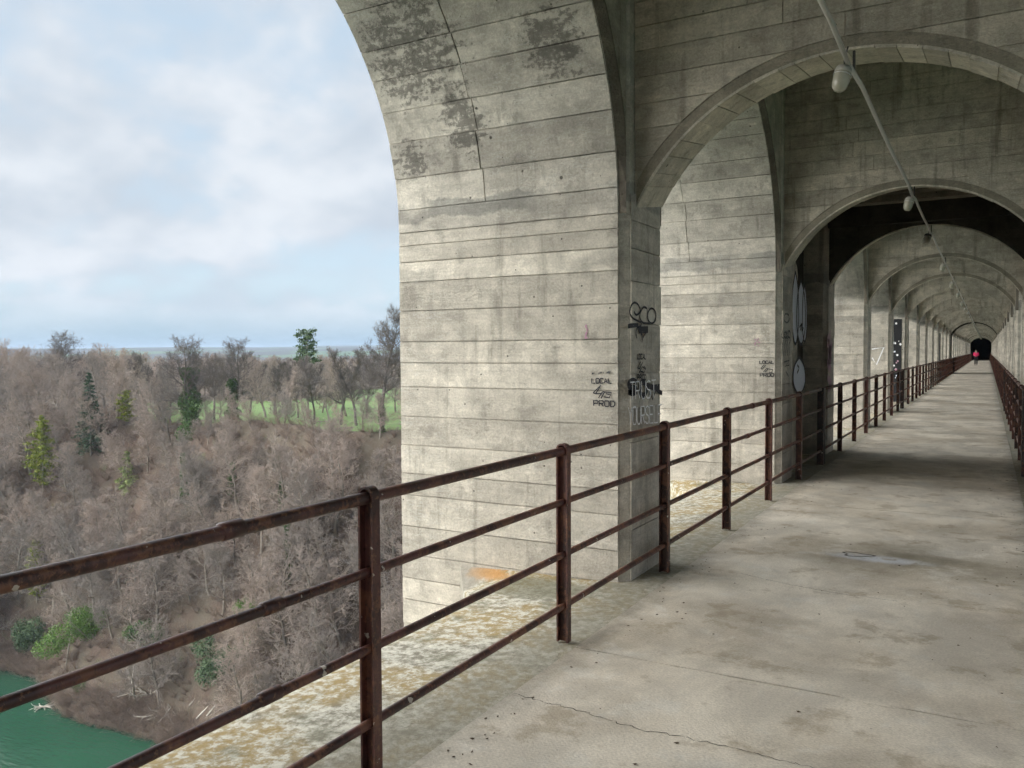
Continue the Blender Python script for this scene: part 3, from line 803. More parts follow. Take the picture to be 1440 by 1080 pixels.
# ------------------------------------------------------------------ graffiti (px of the photo, laid on the faces they are sprayed on)
def strokes(name, lst, plane, parent, mat, wd, org):
    """lst: list of polylines in photo px; plane: ('X'|'Y', value)"""
    V, F = [], []
    for li, l in enumerate(lst):
        w_ = wd
        if isinstance(l, tuple): l, w_ = l
        pts = [onX(x, y, plane[1]) if plane[0] == 'X' else onY(x, y, plane[1]) for x, y in l]
        nrm = (1, 0, 0) if plane[0] == 'X' else (0, -1, 0)
        off = .0006*(li % 5); pts = [(p[0]+nrm[0]*off-org[0], p[1]+nrm[1]*off-org[1], p[2]-org[2]) for p in pts]
        v, f = ribbon(pts, w_, nrm); F += [tuple(i+len(V) for i in q) for q in f]; V += v
    return obj(name, mesh(name, V, F), mat, parent)
def curve(pts, n=6):                          # Catmull-Rom through the points
    P = [pts[0]]+list(pts)+[pts[-1]]; out = []
    for i in range(1, len(P)-2):
        for k in range(n):
            t = k/n; out.append(tuple(.5*((2*P[i][c])+(-P[i-1][c]+P[i+1][c])*t+(2*P[i-1][c]-5*P[i][c]+4*P[i+1][c]-P[i+2][c])*t*t+(-P[i-1][c]+3*P[i][c]-3*P[i+1][c]+P[i+2][c])*t**3) for c in (0, 1)))
    return out+[pts[-1]]
def cp(l, ox=810, oy=410, s=5.4): return [(ox+x/s, oy+y/s) for x, y in l]
def ell(cx, cy, rx, ry, n=20, a0=0, a1=2*PI): return [(cx+rx*math.cos(a0+(a1-a0)*k/n), cy+ry*math.sin(a0+(a1-a0)*k/n)) for k in range(n+1)]
LET = {'L': [[(0, 0), (0, 1), (1, 1)]], 'O': [[(0, .1), (.2, 0), (.8, 0), (1, .2), (1, .8), (.8, 1), (.2, 1), (0, .8), (0, .1)]], 'C': [[(1, .15), (.8, 0), (.2, 0), (0, .2), (0, .8), (.2, 1), (.8, 1), (1, .85)]],
       'A': [[(0, 1), (.5, 0), (1, 1)], [(.2, .65), (.8, .65)]], 'P': [[(0, 1), (0, 0), (.8, 0), (1, .2), (.9, .5), (0, .55)]], 'R': [[(0, 1), (0, 0), (.8, 0), (1, .2), (.85, .5), (0, .52)], [(.45, .52), (1, 1)]],
       'D': [[(0, 1), (0, 0), (.7, 0), (1, .3), (1, .7), (.7, 1), (0, 1)]], 'T': [[(0, 0), (1, 0)], [(.5, 0), (.5, 1)]], 'U': [[(0, 0), (0, .8), (.3, 1), (.7, 1), (1, .8), (1, 0)]],
       'S': [[(1, .1), (.6, 0), (.1, .1), (0, .3), (.3, .48), (.8, .55), (1, .75), (.8, 1), (.3, 1), (0, .88)]], 'Y': [[(0, 0), (.5, .45), (1, 0)], [(.5, .45), (.45, 1)]], 'E': [[(1, 0), (0, 0), (0, 1), (1, 1)], [(0, .5), (.8, .5)]],
       'F': [[(1, 0), (0, 0), (0, 1)], [(0, .5), (.8, .5)]]}
def word(txt, x0, y0, x1, y1, slope=0.0, gap=.28):
    n = len(txt); cw = (x1-x0)/(n+(n-1)*gap); out = []
    for i, ch in enumerate(txt):
        xa = x0+i*cw*(1+gap)
        for l in LET[ch]: out.append([(xa+a*cw, y0+b*(y1-y0)+slope*(xa+a*cw-x0)) for a, b in l])
    return out
def at_pier(yf): return piers[(min(range(len(frames)), key=lambda i: abs(frames[i]-yf)), -1)]
p1, p2 = at_pier(5.498), at_pier(10.528)
o1, o2 = (0, 5.498, 0), (0, 10.528, 0)
JX, FY = ('X', XJ+.022), ('Y', 5.498-.022)
strokes('graffiti', [cp(l) for l in (
    curve([(488, 135), (470, 98), (442, 84), (418, 112), (409, 160), (428, 198), (468, 222), (494, 238), (490, 262), (470, 272)]), curve([(440, 152), (455, 176), (478, 166), (490, 140)]),
    curve([(538, 128), (512, 119), (488, 160), (486, 205), (512, 238), (575, 241)]), ell(574, 185, 32, 57))], JX, p1, 'black_spray', .016, o1)
strokes('graffiti', [(cp([(395, 263), (472, 254)]), .03), cp(curve([(472, 262), (456, 300), (461, 356)])), (cp([(476, 292), (546, 288)]), .05), (cp([(492, 290), (497, 332)]), .035), cp(curve([(532, 308), (508, 346), (498, 386)]))], JX, p1, 'black_spray', .014, o1)
tr = word('LOCAL', 466, 476, 530, 512)+word('PROD', 466, 632, 532, 668)
strokes('graffiti', [cp(l) for l in tr], JX, p1, 'black_spray', .011, o1)
strokes('graffiti', [cp(l) for l in ([(492, 530), (468, 580)], [(506, 536), (484, 586)], [(468, 580), (484, 586)], [(502, 570), (478, 616)], [(502, 570), (526, 592), (510, 622)], [(514, 566), (530, 586)], [(490, 606), (512, 612)])], JX, p1, 'black_spray', .010, o1)
strokes('graffiti', [(cp(curve([(462, 690), (432, 676), (402, 694), (404, 722), (450, 734), (462, 756), (430, 772), (398, 762)])), .042), (cp(curve([(480, 700), (516, 690), (540, 730), (520, 786), (488, 770), (492, 716)])), .042), (cp([(520, 706), (585, 728), (635, 722)]), .042), (cp([(548, 730), (580, 818), (606, 745)]), .018), (cp([(600, 735), (628, 760), (653, 772)]), .036), (cp([(395, 762), (440, 762)]), .03)], JX, p1, 'black_spray', .02, o1)
JX2 = ('X', XJ+.0255)
strokes('graffiti', [cp(l) for l in word('TRUST', 412, 690, 606, 822, -.10, .22)], JX2, p1, 'white_chalk', .010, o1)
strokes('graffiti', [cp(l) for l in word('YOURSELF', 398, 880, 650, 1012, -.08, .18)], JX2, p1, 'white_chalk', .010, o1)
strokes('graffiti', [cp(l) for l in word('LOCAL', 120, 660, 270, 696, .0)+word('PROD', 134, 826, 294, 868, .04)], FY, p1, 'black_spray', .0095, o1)
strokes('graffiti', [cp(l) for l in ([(190, 712), (130, 768)], [(186, 716), (150, 776)], [(130, 768), (150, 776), (200, 772)], [(202, 760), (172, 808)], [(218, 762), (190, 812)], [(202, 760), (270, 768), (252, 806), (212, 800)], [(228, 776), (256, 782)])], FY, p1, 'black_spray', .0085, o1)
strokes('graffiti', [cp(l) for l in ([(120, 624), (134, 620)], [(170, 622), (196, 612)], [(205, 618), (222, 608)], [(232, 618), (262, 606)], [(240, 612), (258, 620)])], FY, p1, 'worn_spray', .012, o1)
strokes('graffiti', [cp(l) for l in ([(84, 250), (72, 262), (84, 290), (80, 310), (72, 332), (76, 352)], [(66, 352), (92, 350)])], FY, p1, 'pink_spray', .012, o1)
c2 = lambda l: [(1040+x/10.8, 460+y/10.8) for x, y in l]
FY2, JXb = ('Y', 10.528-.022), ('X', XJ+.022)
strokes('graffiti', [c2(l) for l in word('LOCAL', 305, 512, 518, 556)+word('PROD', 312, 700, 520, 752)], FY2, p2, 'black_spray', .010, o2)
strokes('graffiti', [c2(l) for l in ([(372, 570), (322, 632)], [(398, 574), (346, 640)], [(322, 632), (350, 640)], [(412, 626), (362, 684)], [(440, 630), (388, 684)], [(412, 626), (508, 650), (480, 690), (446, 682)])], FY2, p2, 'black_spray', .009, o2)
strokes('graffiti', [c2(l) for l in ([(240, 180), (236, 290), (300, 282)], [(290, 170), (262, 220), (310, 236)])], FY2, p2, 'pink_spray', .018, o2)
c3 = lambda l: [(1080+x/4.5, 340+y/4.5) for x, y in l]
jl = [c3(ell(118, 483, 17, 28, 14))]
for x in (92, 108, 120, 134): jl += [c3(curve([(x, 560), (x-6, 600), (x+6, 615), (x-2, 660), (x+4, 720)]))]
jl += [c3([(104, 760), (136, 750), (110, 790), (134, 780)]), c3([(112, 820), (130, 850)]), c3(ell(112, 590, 10, 18, 10)), c3(ell(132, 585, 9, 22, 10))]
strokes('graffiti', jl, JXb, p2, 'worn_spray', .022, o2)
# the big silver piece inside the hollow pier, on its own pale wall panel
PX = XJ-.16
pan = obj('wall_panel', prism('wall_panel', [(11.26, -.3), (12.42, -.3), (12.42, 2.72), (12.36, 2.83), (12.22, 2.90), (11.26, 2.93)], 'x', PX-.199, PX), 'arch_concrete', via)
def fill(name, pts, X, mat, parent):
    P = [onX(x, y, X) for x, y in pts]; return obj(name, mesh(name, P, [tuple(range(len(P)))]), mat, parent)
def drop(cx, y0, y1, rx): return curve([(cx, y0), (cx+rx*.8, y0+(y1-y0)*.25), (cx+rx, y0+(y1-y0)*.7), (cx+rx*.4, y1), (cx-rx*.4, y1), (cx-rx, y0+(y1-y0)*.7), (cx-rx*.8, y0+(y1-y0)*.25), (cx, y0)], 4)
for i, (cx, a, b, rx) in enumerate(((1118.6, 382, 480, 4.6), (1126.6, 394, 481, 6.0), (1131.6, 400, 478, 3.2), (1124.0, 502, 552, 8.4))):
    fill('graffiti', drop(cx, a, b, rx), PX+.006+.001*i, 'silver_paint', pan)
    strokes('graffiti', [drop(cx, a, b, rx)], ('X', PX+.011+.001*i), pan, 'black_spray', .045, (0, 0, 0))
strokes('graffiti', [c3(curve([(200, 540), (215, 520), (205, 560)])), c3(curve([(218, 520), (214, 560), (224, 545)])), c3(curve([(185, 780), (196, 800), (184, 830)]))], ('X', PX+.017), pan, 'black_spray', .03, (0, 0, 0))
p3 = at_pier(13.928)
strokes('graffiti', [(c3(curve([(390, 600), (378, 640), (402, 660), (384, 700), (400, 730), (380, 770), (398, 800)])), .16), (c3(curve([(376, 860), (400, 900), (380, 940)])), .12), (c3(curve([(396, 560), (392, 620)])), .06)], ('X', XJ+.022), p3, 'pink_spray', .1, (0, 13.928, 0))
p5 = at_pier(23.988)
strokes('graffiti', [[(1226, 491), (1243, 488.5), (1232.5, 513), (1226.5, 503)]], ('Y', 23.988-.022), p5, 'white_chalk', .035, (0, 23.988, 0))
for yf in (29.018, 54.168):                   # black panel with stickers over the outer half of these piers
    pp = at_pier(yf); yl = -.021
    pn = obj('black_panel', box('black_panel', -3.6, -2.345, yl-.004, -.001, .0, 2.62), 'panel_black', pp)
    for k in range(16):
        x = rng.uniform(-2.62, -2.37); z = rng.choice((rng.uniform(.3, 2.0), rng.uniform(.9, 2.6))); r = rng.uniform(.012, .045)
        me = mesh('sticker', [(x+r*math.cos(a), yl-.007-.0004*k, z+r*1.2*math.sin(a)) for a in [2*PI*q/8 for q in range(8)]], [tuple(range(8))])
        obj('sticker', me, rng.choice(('white_chalk', 'white_chalk', 'silver_paint', 'pink_spray')), pp)
# vertical cast joint low on the first pier's outer toe
obj('cast_joint', box('cast_joint', -3.588, -3.580, -.0135, -.001, -.45, -.06), 'crack_dark', p1)

# ------------------------------------------------------------------ runner
def person():
    X, Y = -1.0, 102.6
    root = empty('person', (X, Y, 0)); tag(root, 'runner in a bright pink jacket and black leggings far down the walkway', 'person')
    J = dict(pel=(0, 0, .86), sp=(0, .01, 1.05), ch=(0, .0, 1.22), nk=(0, -.02, 1.37), hd=(0, -.03, 1.47), ht=(0, -.03, 1.57),
             hl=(-.085, 0, .84), kl=(-.095, -.10, .48), al=(-.09, .04, .09), tl=(-.09, -.10, .03),
             hr=(.085, 0, .84), kr=(.095, .02, .46), ar=(.09, .06, .08), tr=(.09, -.08, .03),
             sl=(-.190, 0, 1.31), el=(-.235, .06, 1.08), wl=(-.16, -.13, 1.04), fl=(-.13, -.19, 1.06),
             sr=(.190, 0, 1.31), er=(.235, .06, 1.08), wr=(.15, -.12, 1.02), fr=(.12, -.18, 1.05))
    Rd = dict(pel=.125, sp=.115, ch=.125, nk=.05, hd=.085, ht=.07, hl=.088, kl=.056, al=.042, tl=.035, hr=.088, kr=.056, ar=.042, tr=.035,
              sl=.06, el=.045, wl=.033, fl=.028, sr=.06, er=.045, wr=.033, fr=.028)
    E_ = [('pel', 'sp'), ('sp', 'ch'), ('ch', 'nk'), ('nk', 'hd'), ('hd', 'ht'), ('pel', 'hl'), ('hl', 'kl'), ('kl', 'al'), ('al', 'tl'), ('pel', 'hr'), ('hr', 'kr'), ('kr', 'ar'), ('ar', 'tr'),
          ('ch', 'sl'), ('sl', 'el'), ('el', 'wl'), ('wl', 'fl'), ('ch', 'sr'), ('sr', 'er'), ('er', 'wr'), ('wr', 'fr')]
    def skin(name, keys, grow, mat, ro):
        ks = list(keys); me = bpy.data.meshes.new(name)
        me.from_pydata([J[k] for k in ks], [(ks.index(a), ks.index(b)) for a, b in E_ if a in ks and b in ks], [])
        o = obj(name, me, mat, root); md = o.modifiers.new('skin', 'SKIN')
        for i, k in enumerate(ks):
            me.skin_vertices[0].data[i].radius = (Rd[k]+grow, Rd[k]*(.8 if k in ('pel', 'sp', 'ch') else 1)+grow); me.skin_vertices[0].data[i].use_root = (k == ro)
        sb = o.modifiers.new('sub', 'SUBSURF'); sb.levels = sb.render_levels = 2
        return o
    skin('body', J.keys(), 0, 'skin_tone', 'pel')
    skin('jacket', ['sp', 'ch', 'sl', 'el', 'wl', 'sr', 'er', 'wr', 'pel'], .022, 'pink_cloth', 'ch')
    skin('leggings', ['pel', 'hl', 'kl', 'al', 'hr', 'kr', 'ar'], .012, 'black_cloth', 'pel')
    V, F = [], []; n = 12
    for q in range(7):
        t = q/6*PI*.62
        for k in range(n):
            a = 2*PI*k/n; V.append((.098*math.sin(t)*math.cos(a), -.02+.108*math.sin(t)*math.sin(a)+.02*t, 1.545+.10*math.cos(t)))
    for q in range(6):
        for k in range(n): F.append((q*n+k, (q+1)*n+k, (q+1)*n+(k+1) % n, q*n+(k+1) % n))
    obj('hair', mesh('hair', V, F, True), 'hair_brown', root)
    for s in (-1, 1):
        obj('shoe', mesh('shoe', *tube_pts([(s*.09, .09, .04), (s*.09, .0, .045), (s*.09, -.10, .035), (s*.09, -.16, .03)], [.03, .045, .04, .02], 10), smooth=True), 'black_cloth', root)
plain('skin_tone', (.50, .33, .26), .6, .1); plain('pink_cloth', (.85, .03, .16), .7, .15, 8)
plain('black_cloth', (.015, .015, .018), .8, .2); plain('hair_brown', (.12, .08, .05), .7, .3)
person()

# ------------------------------------------------------------------ valley: terrain, water, meadow, hills
WZ = -68.0
def fbm(x, y, s, seed=0):
    v = 0; a = 1
    for o in range(4):
        k = s*2**o; v = v+a*np.sin(x*k*1.3+seed*1.7+o*2.1+1.3*np.sin(y*k*.9+o))*np.cos(y*k*1.1+seed+o*1.3+1.1*np.sin(x*k*.7)); a *= .5
    return v
def shore(x): return 97.5+3.2*np.sin(x/17.)+1.8*np.sin(x/7.3+1)+.012*np.abs(x+130)
def terrain(x, y):
    s = y-shore(x); t = np.clip(s/35., 0, 1)
    z = WZ-.4+54*(t*.82+.18*t*t*(3-2*t))
    z = np.where(s < 0, WZ-.4+np.maximum(s, -12)*.5, z)
    z = z+1.5*fbm(x, y, .06, 1)*np.clip(s/6, 0, 1)*np.clip((60-s)/20, 0.15, 1)
    far = np.clip((s-60)/900, 0, 1); z = z+far*(-6)
    return z
xs = np.concatenate([np.linspace(-2200, -420, 50), np.linspace(-400, 60, 231), np.linspace(70, 1500, 40)])
ys = np.concatenate([np.linspace(78, 170, 116), np.linspace(174, 420, 60), np.linspace(440, 2600, 60)])
gx, gy = np.meshgrid(xs, ys); gz = terrain(gx, gy)
Vt = np.stack([gx.ravel(), gy.ravel(), gz.ravel()], 1); nx, ny = len(xs), len(ys)
ii = (np.arange(ny-1)[:, None]*nx+np.arange(nx-1)[None, :]).ravel()
qd = np.stack([ii, ii+1, ii+nx+1, ii+nx], 1)
tag(obj('hillside', npmesh('hillside', Vt, qd, smooth=True), 'leaf_litter'), kind='structure')
tag(obj('river', mesh('river', [(-2500, -600, WZ), (1500, -600, WZ), (1500, 112, WZ), (-2500, 112, WZ)], [(0, 1, 2, 3)]), 'river_water'), kind='structure')
tag(obj('riverbed', mesh('riverbed', [(-2500, -600, WZ-8), (1500, -600, WZ-8), (1500, 80, WZ-8), (-2500, 80, WZ-8)], [(0, 1, 2, 3)]), 'leaf_litter'), kind='structure')
# meadow on the plateau: its outline as seen, from the rim to the wood behind
def depth_of(x, y): return x*BF[0]+y*BF[1]
def meadow_far(px): return np.interp(px, [180, 240, 300, 370, 430, 480, 560, 700], [262, 285, 290, 284, 300, 380, 400, 420])
V, F = [], []; cols = np.linspace(205, 1300, 80); nr = 26
for cpx in cols:
    d0 = ray(cpx, 497); d0 = d0/np.dot(d0, BF); lo, hi = 60., 400.
    for _ in range(40):                      # where this column crosses the rim
        md = (lo+hi)/2; xx, yy = d0[0]*md, d0[1]*md
        if yy-shore(xx) < 37.5: lo = md
        else: hi = md
    e = float(meadow_far(cpx))
    for k in range(nr):
        dd = hi+(max(e, hi+5)-hi)*k/(nr-1); xx, yy = d0[0]*dd, d0[1]*dd; V.append((xx, yy, float(terrain(xx, yy))+.12))
for i in range(len(cols)-1):
    for k in range(nr-1): F.append((i*nr+k, (i+1)*nr+k, (i+1)*nr+k+1, i*nr+k+1))
tag(obj('meadow', mesh('meadow', V, F, True), 'meadow_grass'), kind='structure')
# far hills
def hills():
    V, F = [], []; n = 160; rows = [(2300, -34), (3000, -18), (3800, 4), (4600, 20), (5600, 34), (7000, 40), (9000, 30)]
    for j, (dd, h) in enumerate(rows):
        for i in range(n+1):
            a = math.radians(-20+130*i/n); x, y = -math.sin(a)*dd, math.cos(a)*dd
            V.append((x, y, h*1.35+float(fbm(np.float64(x), np.float64(y), .0011, 3))*(9+6*j/6) if j else -40))
    for j in range(len(rows)-1):
        for i in range(n): F.append((j*(n+1)+i, j*(n+1)+i+1, (j+1)*(n+1)+i+1, (j+1)*(n+1)+i))
    return mesh('hills', V, F, True)
tag(obj('hills', hills(), 'far_land'), kind='structure')

# ------------------------------------------------------------------ trees
R_ = np.random.default_rng(11)
def segs_mesh(name, segs, sides):
    """segs: array (n,8) of p0 p1 r0 r1 -> open prisms"""
    s = np.asarray(segs, float); p0, p1 = s[:, :3], s[:, 3:6]; d = p1-p0
    d = d/(np.linalg.norm(d, axis=1, keepdims=True)+1e-9)
    ref = np.where(np.abs(d[:, 2:3]) < .9, np.array([[0, 0, 1.]]), np.array([[1., 0, 0]]))
    u = np.cross(d, ref); u /= np.linalg.norm(u, axis=1, keepdims=True)+1e-9; v = np.cross(d, u)
    ang = 2*np.pi*np.arange(sides)/sides
    ring = u[:, None, :]*np.cos(ang)[None, :, None]+v[:, None, :]*np.sin(ang)[None, :, None]
    a = p0[:, None, :]+ring*s[:, 6][:, None, None]; b = p1[:, None, :]+ring*s[:, 7][:, None, None]
    V = np.concatenate([a, b], 1).reshape(-1, 3); n = len(s); k = np.arange(sides); base = (np.arange(n)*2*sides)[:, None]
    q = np.stack([base+k, base+(k+1) % sides, base+sides+(k+1) % sides, base+sides+k], 2).reshape(-1, 4)
    return V, q
def join(parts):
    V, Q = [], []; o = 0
    for v, q in parts: V.append(v); Q.append(q+o); o += len(v)
    return np.concatenate(V), np.concatenate(Q)
def unit(v): return v/(np.linalg.norm(v)+1e-9)
def bare_tree(H, spread, n1, n2, n3, n4, rng_, first=.25, up=.25, twig=.017, lean=0., r0=None):
    """returns (trunk segs, limb segs, twig segs)"""
    T_, L_, W_ = [], [], []; r0 = r0 or H*.017
    p = np.zeros(3); d = unit(np.array([lean, rng_.normal()*.06, 1.])); nodes = []
    n = 9
    for i in range(n):
        L = H*.86/n; q = p+d*L; ra, rb = r0*(1-i/n)**.8+.02, r0*(1-(i+1)/n)**.8+.02
        T_.append((*p, *q, ra, rb)); nodes.append((p.copy(), q.copy(), ra)); p = q
        d = unit(d+rng_.normal(size=3)*np.array([.11, .11, .03])+np.array([-lean*.08, 0, .05]))
    def grow(p, d, L, r, lev, nseg, nch, upw):
        for i in range(nseg):
            l = L/nseg; q = p+d*l; ra, rb = r*(1-.75*i/nseg), r*(1-.75*(i+1)/nseg)
            (L_ if lev < 3 else W_).append((*p, *q, ra, rb))
            cn = nch[0] if nch else 0
            if cn:
                k = cn//nseg+(1 if rng_.random() < (cn % nseg)/nseg else 0)
                for _ in range(k):
                    t = rng_.random(); s = p+(q-p)*t
                    side = unit(np.cross(d, rng_.normal(size=3))); nd = unit(d*rng_.uniform(.35, .95)+side*rng_.uniform(.5, .95)+np.array([0, 0, upw*.7]))
                    ln = L*rng_.uniform(.42, .8)*(1-.35*(i+t)/nseg)
                    grow(s, nd, ln, max(ra*.55, twig*.8), lev+1, max(1, nseg-1) if lev < 2 else (2 if lev == 2 else 1), nch[1:], upw)
            p = q; d = unit(d+rng_.normal(size=3)*.16+np.array([0, 0, upw*.25]))
    for i in range(n1):
        t = first+(1-first)*((i+rng_.random())/n1)**.9; k = min(n-1, int(t*n)); a, b, ra = nodes[k]; s = a+(b-a)*(t*n-k)
        az = i*2.4+rng_.normal()*.4; el = .15+.75*t+rng_.normal()*.12
        nd = unit(np.array([math.cos(az)*math.cos(el), math.sin(az)*math.cos(el), math.sin(el)]))
        ln = spread*(1.08-.62*t)*rng_.uniform(.75, 1.2)
        grow(s, nd, ln, max(.035, ra*.5), 1, 4, [n2, n3, n4], up)
    return T_, L_, W_
def tree_meshes(nm, args, seed, sides=(7, 4, 3)):
    T_, L_, W_ = bare_tree(*args[0], np.random.default_rng(seed), **args[1])
    tm = npmesh('trunk', *segs_mesh('', T_, sides[0]), smooth=True)
    V, Q = join([segs_mesh('', L_, sides[1]), segs_mesh('', W_, sides[2])])
    return tm, npmesh('crown', V, Q)
variants = []
for i, (H, sp, up, ln) in enumerate(((17, 5.5, .25, .22), (15, 6.0, .12, .35), (19, 5.2, .3, .10), (14, 5.6, .10, .45), (18, 6.4, .2, -.15), (16, 4.6, .35, .05), (13, 5.2, .18, .3))):
    variants.append(tree_meshes('t', ((H, sp, 20, 9, 5, 3), dict(up=up, lean=ln, first=.2, twig=.036)), 100+i)+(H,))
tall = [tree_meshes('t', ((24, 6.6, 22, 9, 7, 5), dict(up=.4, first=.34, twig=.028, lean=.03)), 201)+(24,),
        tree_meshes('t', ((23, 5.2, 20, 9, 7, 4), dict(up=.5, first=.28, twig=.027, lean=-.04)), 202)+(23,),
        tree_meshes('t', ((22, 7.8, 20, 9, 7, 5), dict(up=.22, first=.30, twig=.027)), 203)+(22,)]
for i, (tm, cm, H) in enumerate(variants+tall):
    k = i >= len(variants); tm.materials.append(MATS['skyline_bark' if k else 'trunk_bark']); cm.materials.append(MATS['skyline_bark' if k else 'twig_bark'])
count = [0]
def plant(var, x, y, scale, rz, label, group=None, tilt=0, name='bare_tree', dz=-.2):
    tm, cm, H = var; root = empty(name, (x, y, float(terrain(x, y))+dz)); root.rotation_euler = (tilt, 0, rz); root.scale = (scale,)*3
    tag(root, label, 'tree', group); obj('trunk', tm, None, root); obj('crown', cm, None, root); count[0] += 1
    return root
pr = random.Random(5)
# wooded slope
def px_of(x, y):                             # photo pixel of the terrain point at x, y
    d = np.array([x, y, float(terrain(x, y))-HC]); c = np.dot(d, BF); return 720+FPX*np.dot(d, BR)/c, 540-FPX*np.dot(d, BU)/c
def hit(px, py):                             # where the sight line of a photo pixel meets the ground
    d = ray(px, py); d = d/np.linalg.norm(d); t = 60.
    while t < 900:
        p = d*t
        if p[2]+HC < float(terrain(p[0], p[1])): break
        t += .5
    return p[0], p[1]
# columns kept free in front of plants that stand out (photo px, base, half width, how far below the base)
CLEAR_PX = [(60, 690, 30, 55), (128, 640, 34, 60), (178, 692, 46, 95), (176, 610, 30, 60), (130, 905, 75, 85), (205, 905, 34, 70), (40, 880, 45, 90), (270, 640, 30, 45), (300, 940, 50, 40), (536, 640, 30, 60)]
SL = 'leafless grey-brown tree crowded on the steep bank above the green water'
pts = []
for i in range(4000):
    px = pr.uniform(-70, 620); s = pr.uniform(2.5, 37)
    d0 = ray(px, 497); d0 = d0/np.dot(d0, BF); lo, hi = 60., 400.
    for _ in range(30):
        md = (lo+hi)/2; xx, yy = d0[0]*md, d0[1]*md
        if yy-shore(xx) < s: lo = md
        else: hi = md
    if any((xx-a)**2+(yy-b)**2 < 4.1**2 for a, b in pts): continue
    qx, qy = px_of(xx, yy); 
    if any(abs(qx-a) < w_ and b-6 < qy < b+c_ for a, b, w_, c_ in CLEAR_PX): continue
    if 225 < px < 330 and s < 13: continue                      # open slip of bare earth above the shore
    if 500 < px < 620 and 12 < s < 26 and pr.random() < .65: continue
    pts.append((xx, yy))
    if len(pts) >= 195: break
for (x, y) in pts:
    s = y-shore(x)
    sc_ = pr.uniform(.7, 1.3) if s < 24 else pr.uniform(.65, 1.0)
    if s > 27 and x > -170: sc_ *= .58                          # keep the view on to the meadow
    plant(pr.choice(variants), x, y, sc_, -PI/2+pr.uniform(-.7, .7), SL, 'bare trees on the river bank')
# wood on the plateau to the left and behind the meadow
WL = 'leafless tree in the purple-grey wood on the plateau skyline'
n = 0; pts2 = []
for i in range(6000):
    px = pr.uniform(-60, 585)
    if px < 205: dd = pr.uniform(185, 330)
    else: dd = float(meadow_far(px))+pr.uniform(2, 60)
    x, y = col(px, dd)
    if y-shore(x) < 38: continue
    if any((x-a)**2+(y-b)**2 < 5.5**2 for a, b in pts2): continue
    pts2.append((x, y)); n += 1
    v = pr.choice(variants+tall[:2]); H = v[2]
    plant(v, x, y, pr.uniform(13, 18)/H if px > 205 else pr.uniform(13, 20)/H, pr.uniform(0, 6.28), WL, 'bare trees of the wood on the plateau')
    if n >= 110: break
# singled-out trees
x, y = col(536, 168); plant(tall[0], x, y, 1.10, .6, 'tall leafless tree with ivied trunk against the sky, touching the near pier edge')
big = (x, y)
x, y = col(500, 182); plant(tall[1], x, y, .86, 1.9, 'slender leafless tree with dark trunk in front of the meadow, left of the tallest')
x, y = col(478, 190); plant(tall[1], x, y, .88, 4.2, 'upright leafless tree on the meadow edge, between the pine and the dark-trunked tree')
x, y = col(268, 192); plant(tall[2], x, y, 1.08, 2.2, 'broad leafless tree with thick ivy column standing at the meadow edge')
iv1 = (x, y)
x, y = col(326, 200); plant(tall[2], x, y, .94, 5.0, 'leafless tree with a short ivied trunk before the far end of the meadow')
iv2 = (x, y)
x, y = col(92, 240); plant(tall[2], x, y, 1.06, .3, 'wide oak-like leafless crown on the left skyline')
x, y = col(180, 235); plant(tall[0], x, y, .72, .9, 'leafless tree behind the dark spruce, against the purple wood')
for k, (px, dd) in enumerate(((372, 196), (385, 215), (398, 188), (408, 230), (418, 205), (441, 192), (452, 224), (461, 199), (470, 240), (350, 225), (300, 205), (236, 198), (222, 210), (515, 205), (486, 212), (556, 225))):
    x, y = col(px, dd); v = pr.choice(tall[:2]+variants[:3]); plant(v, x, y, pr.uniform(13, 18)/v[2], pr.uniform(0, 6.28), 'leafless tree standing loosely along the near edge of the meadow', 'bare trees along the meadow edge')
# far wood: one mass
lows = []
for i in range(3):
    T_, L_, W_ = bare_tree(20, 5, 12, 6, 3, 0, np.random.default_rng(300+i), up=.3, first=.2, twig=.06)
    lows.append(join([segs_mesh('', T_, 4), segs_mesh('', np.array(L_+W_), 3)]))
VV, QQ, o = [], [], 0
for i in range(620):
    px = pr.uniform(-120, 640); dd = 330+900*pr.random()**1.3
    if dd < float(meadow_far(px))+55 and px > 205: continue
    x, y = col(px, dd); v, q = lows[i % 3]; a = pr.uniform(0, 6.28); s = pr.uniform(.75, 1.05)*(1 if px < 200 else .85)
    c, s_ = math.cos(a)*s, math.sin(a)*s
    z0 = float(terrain(x, y))
    VV.append(np.stack([v[:, 0]*c-v[:, 1]*s_+x, v[:, 0]*s_+v[:, 1]*c+y, v[:, 2]*s+z0], 1)); QQ.append(q+o); o += len(v)
tag(obj('far_wood', npmesh('far_wood', np.concatenate(VV), np.concatenate(QQ)), 'twig_bark'), 'purple-grey leafless wood filling the distance under the skyline', 'wood', kind='stuff')

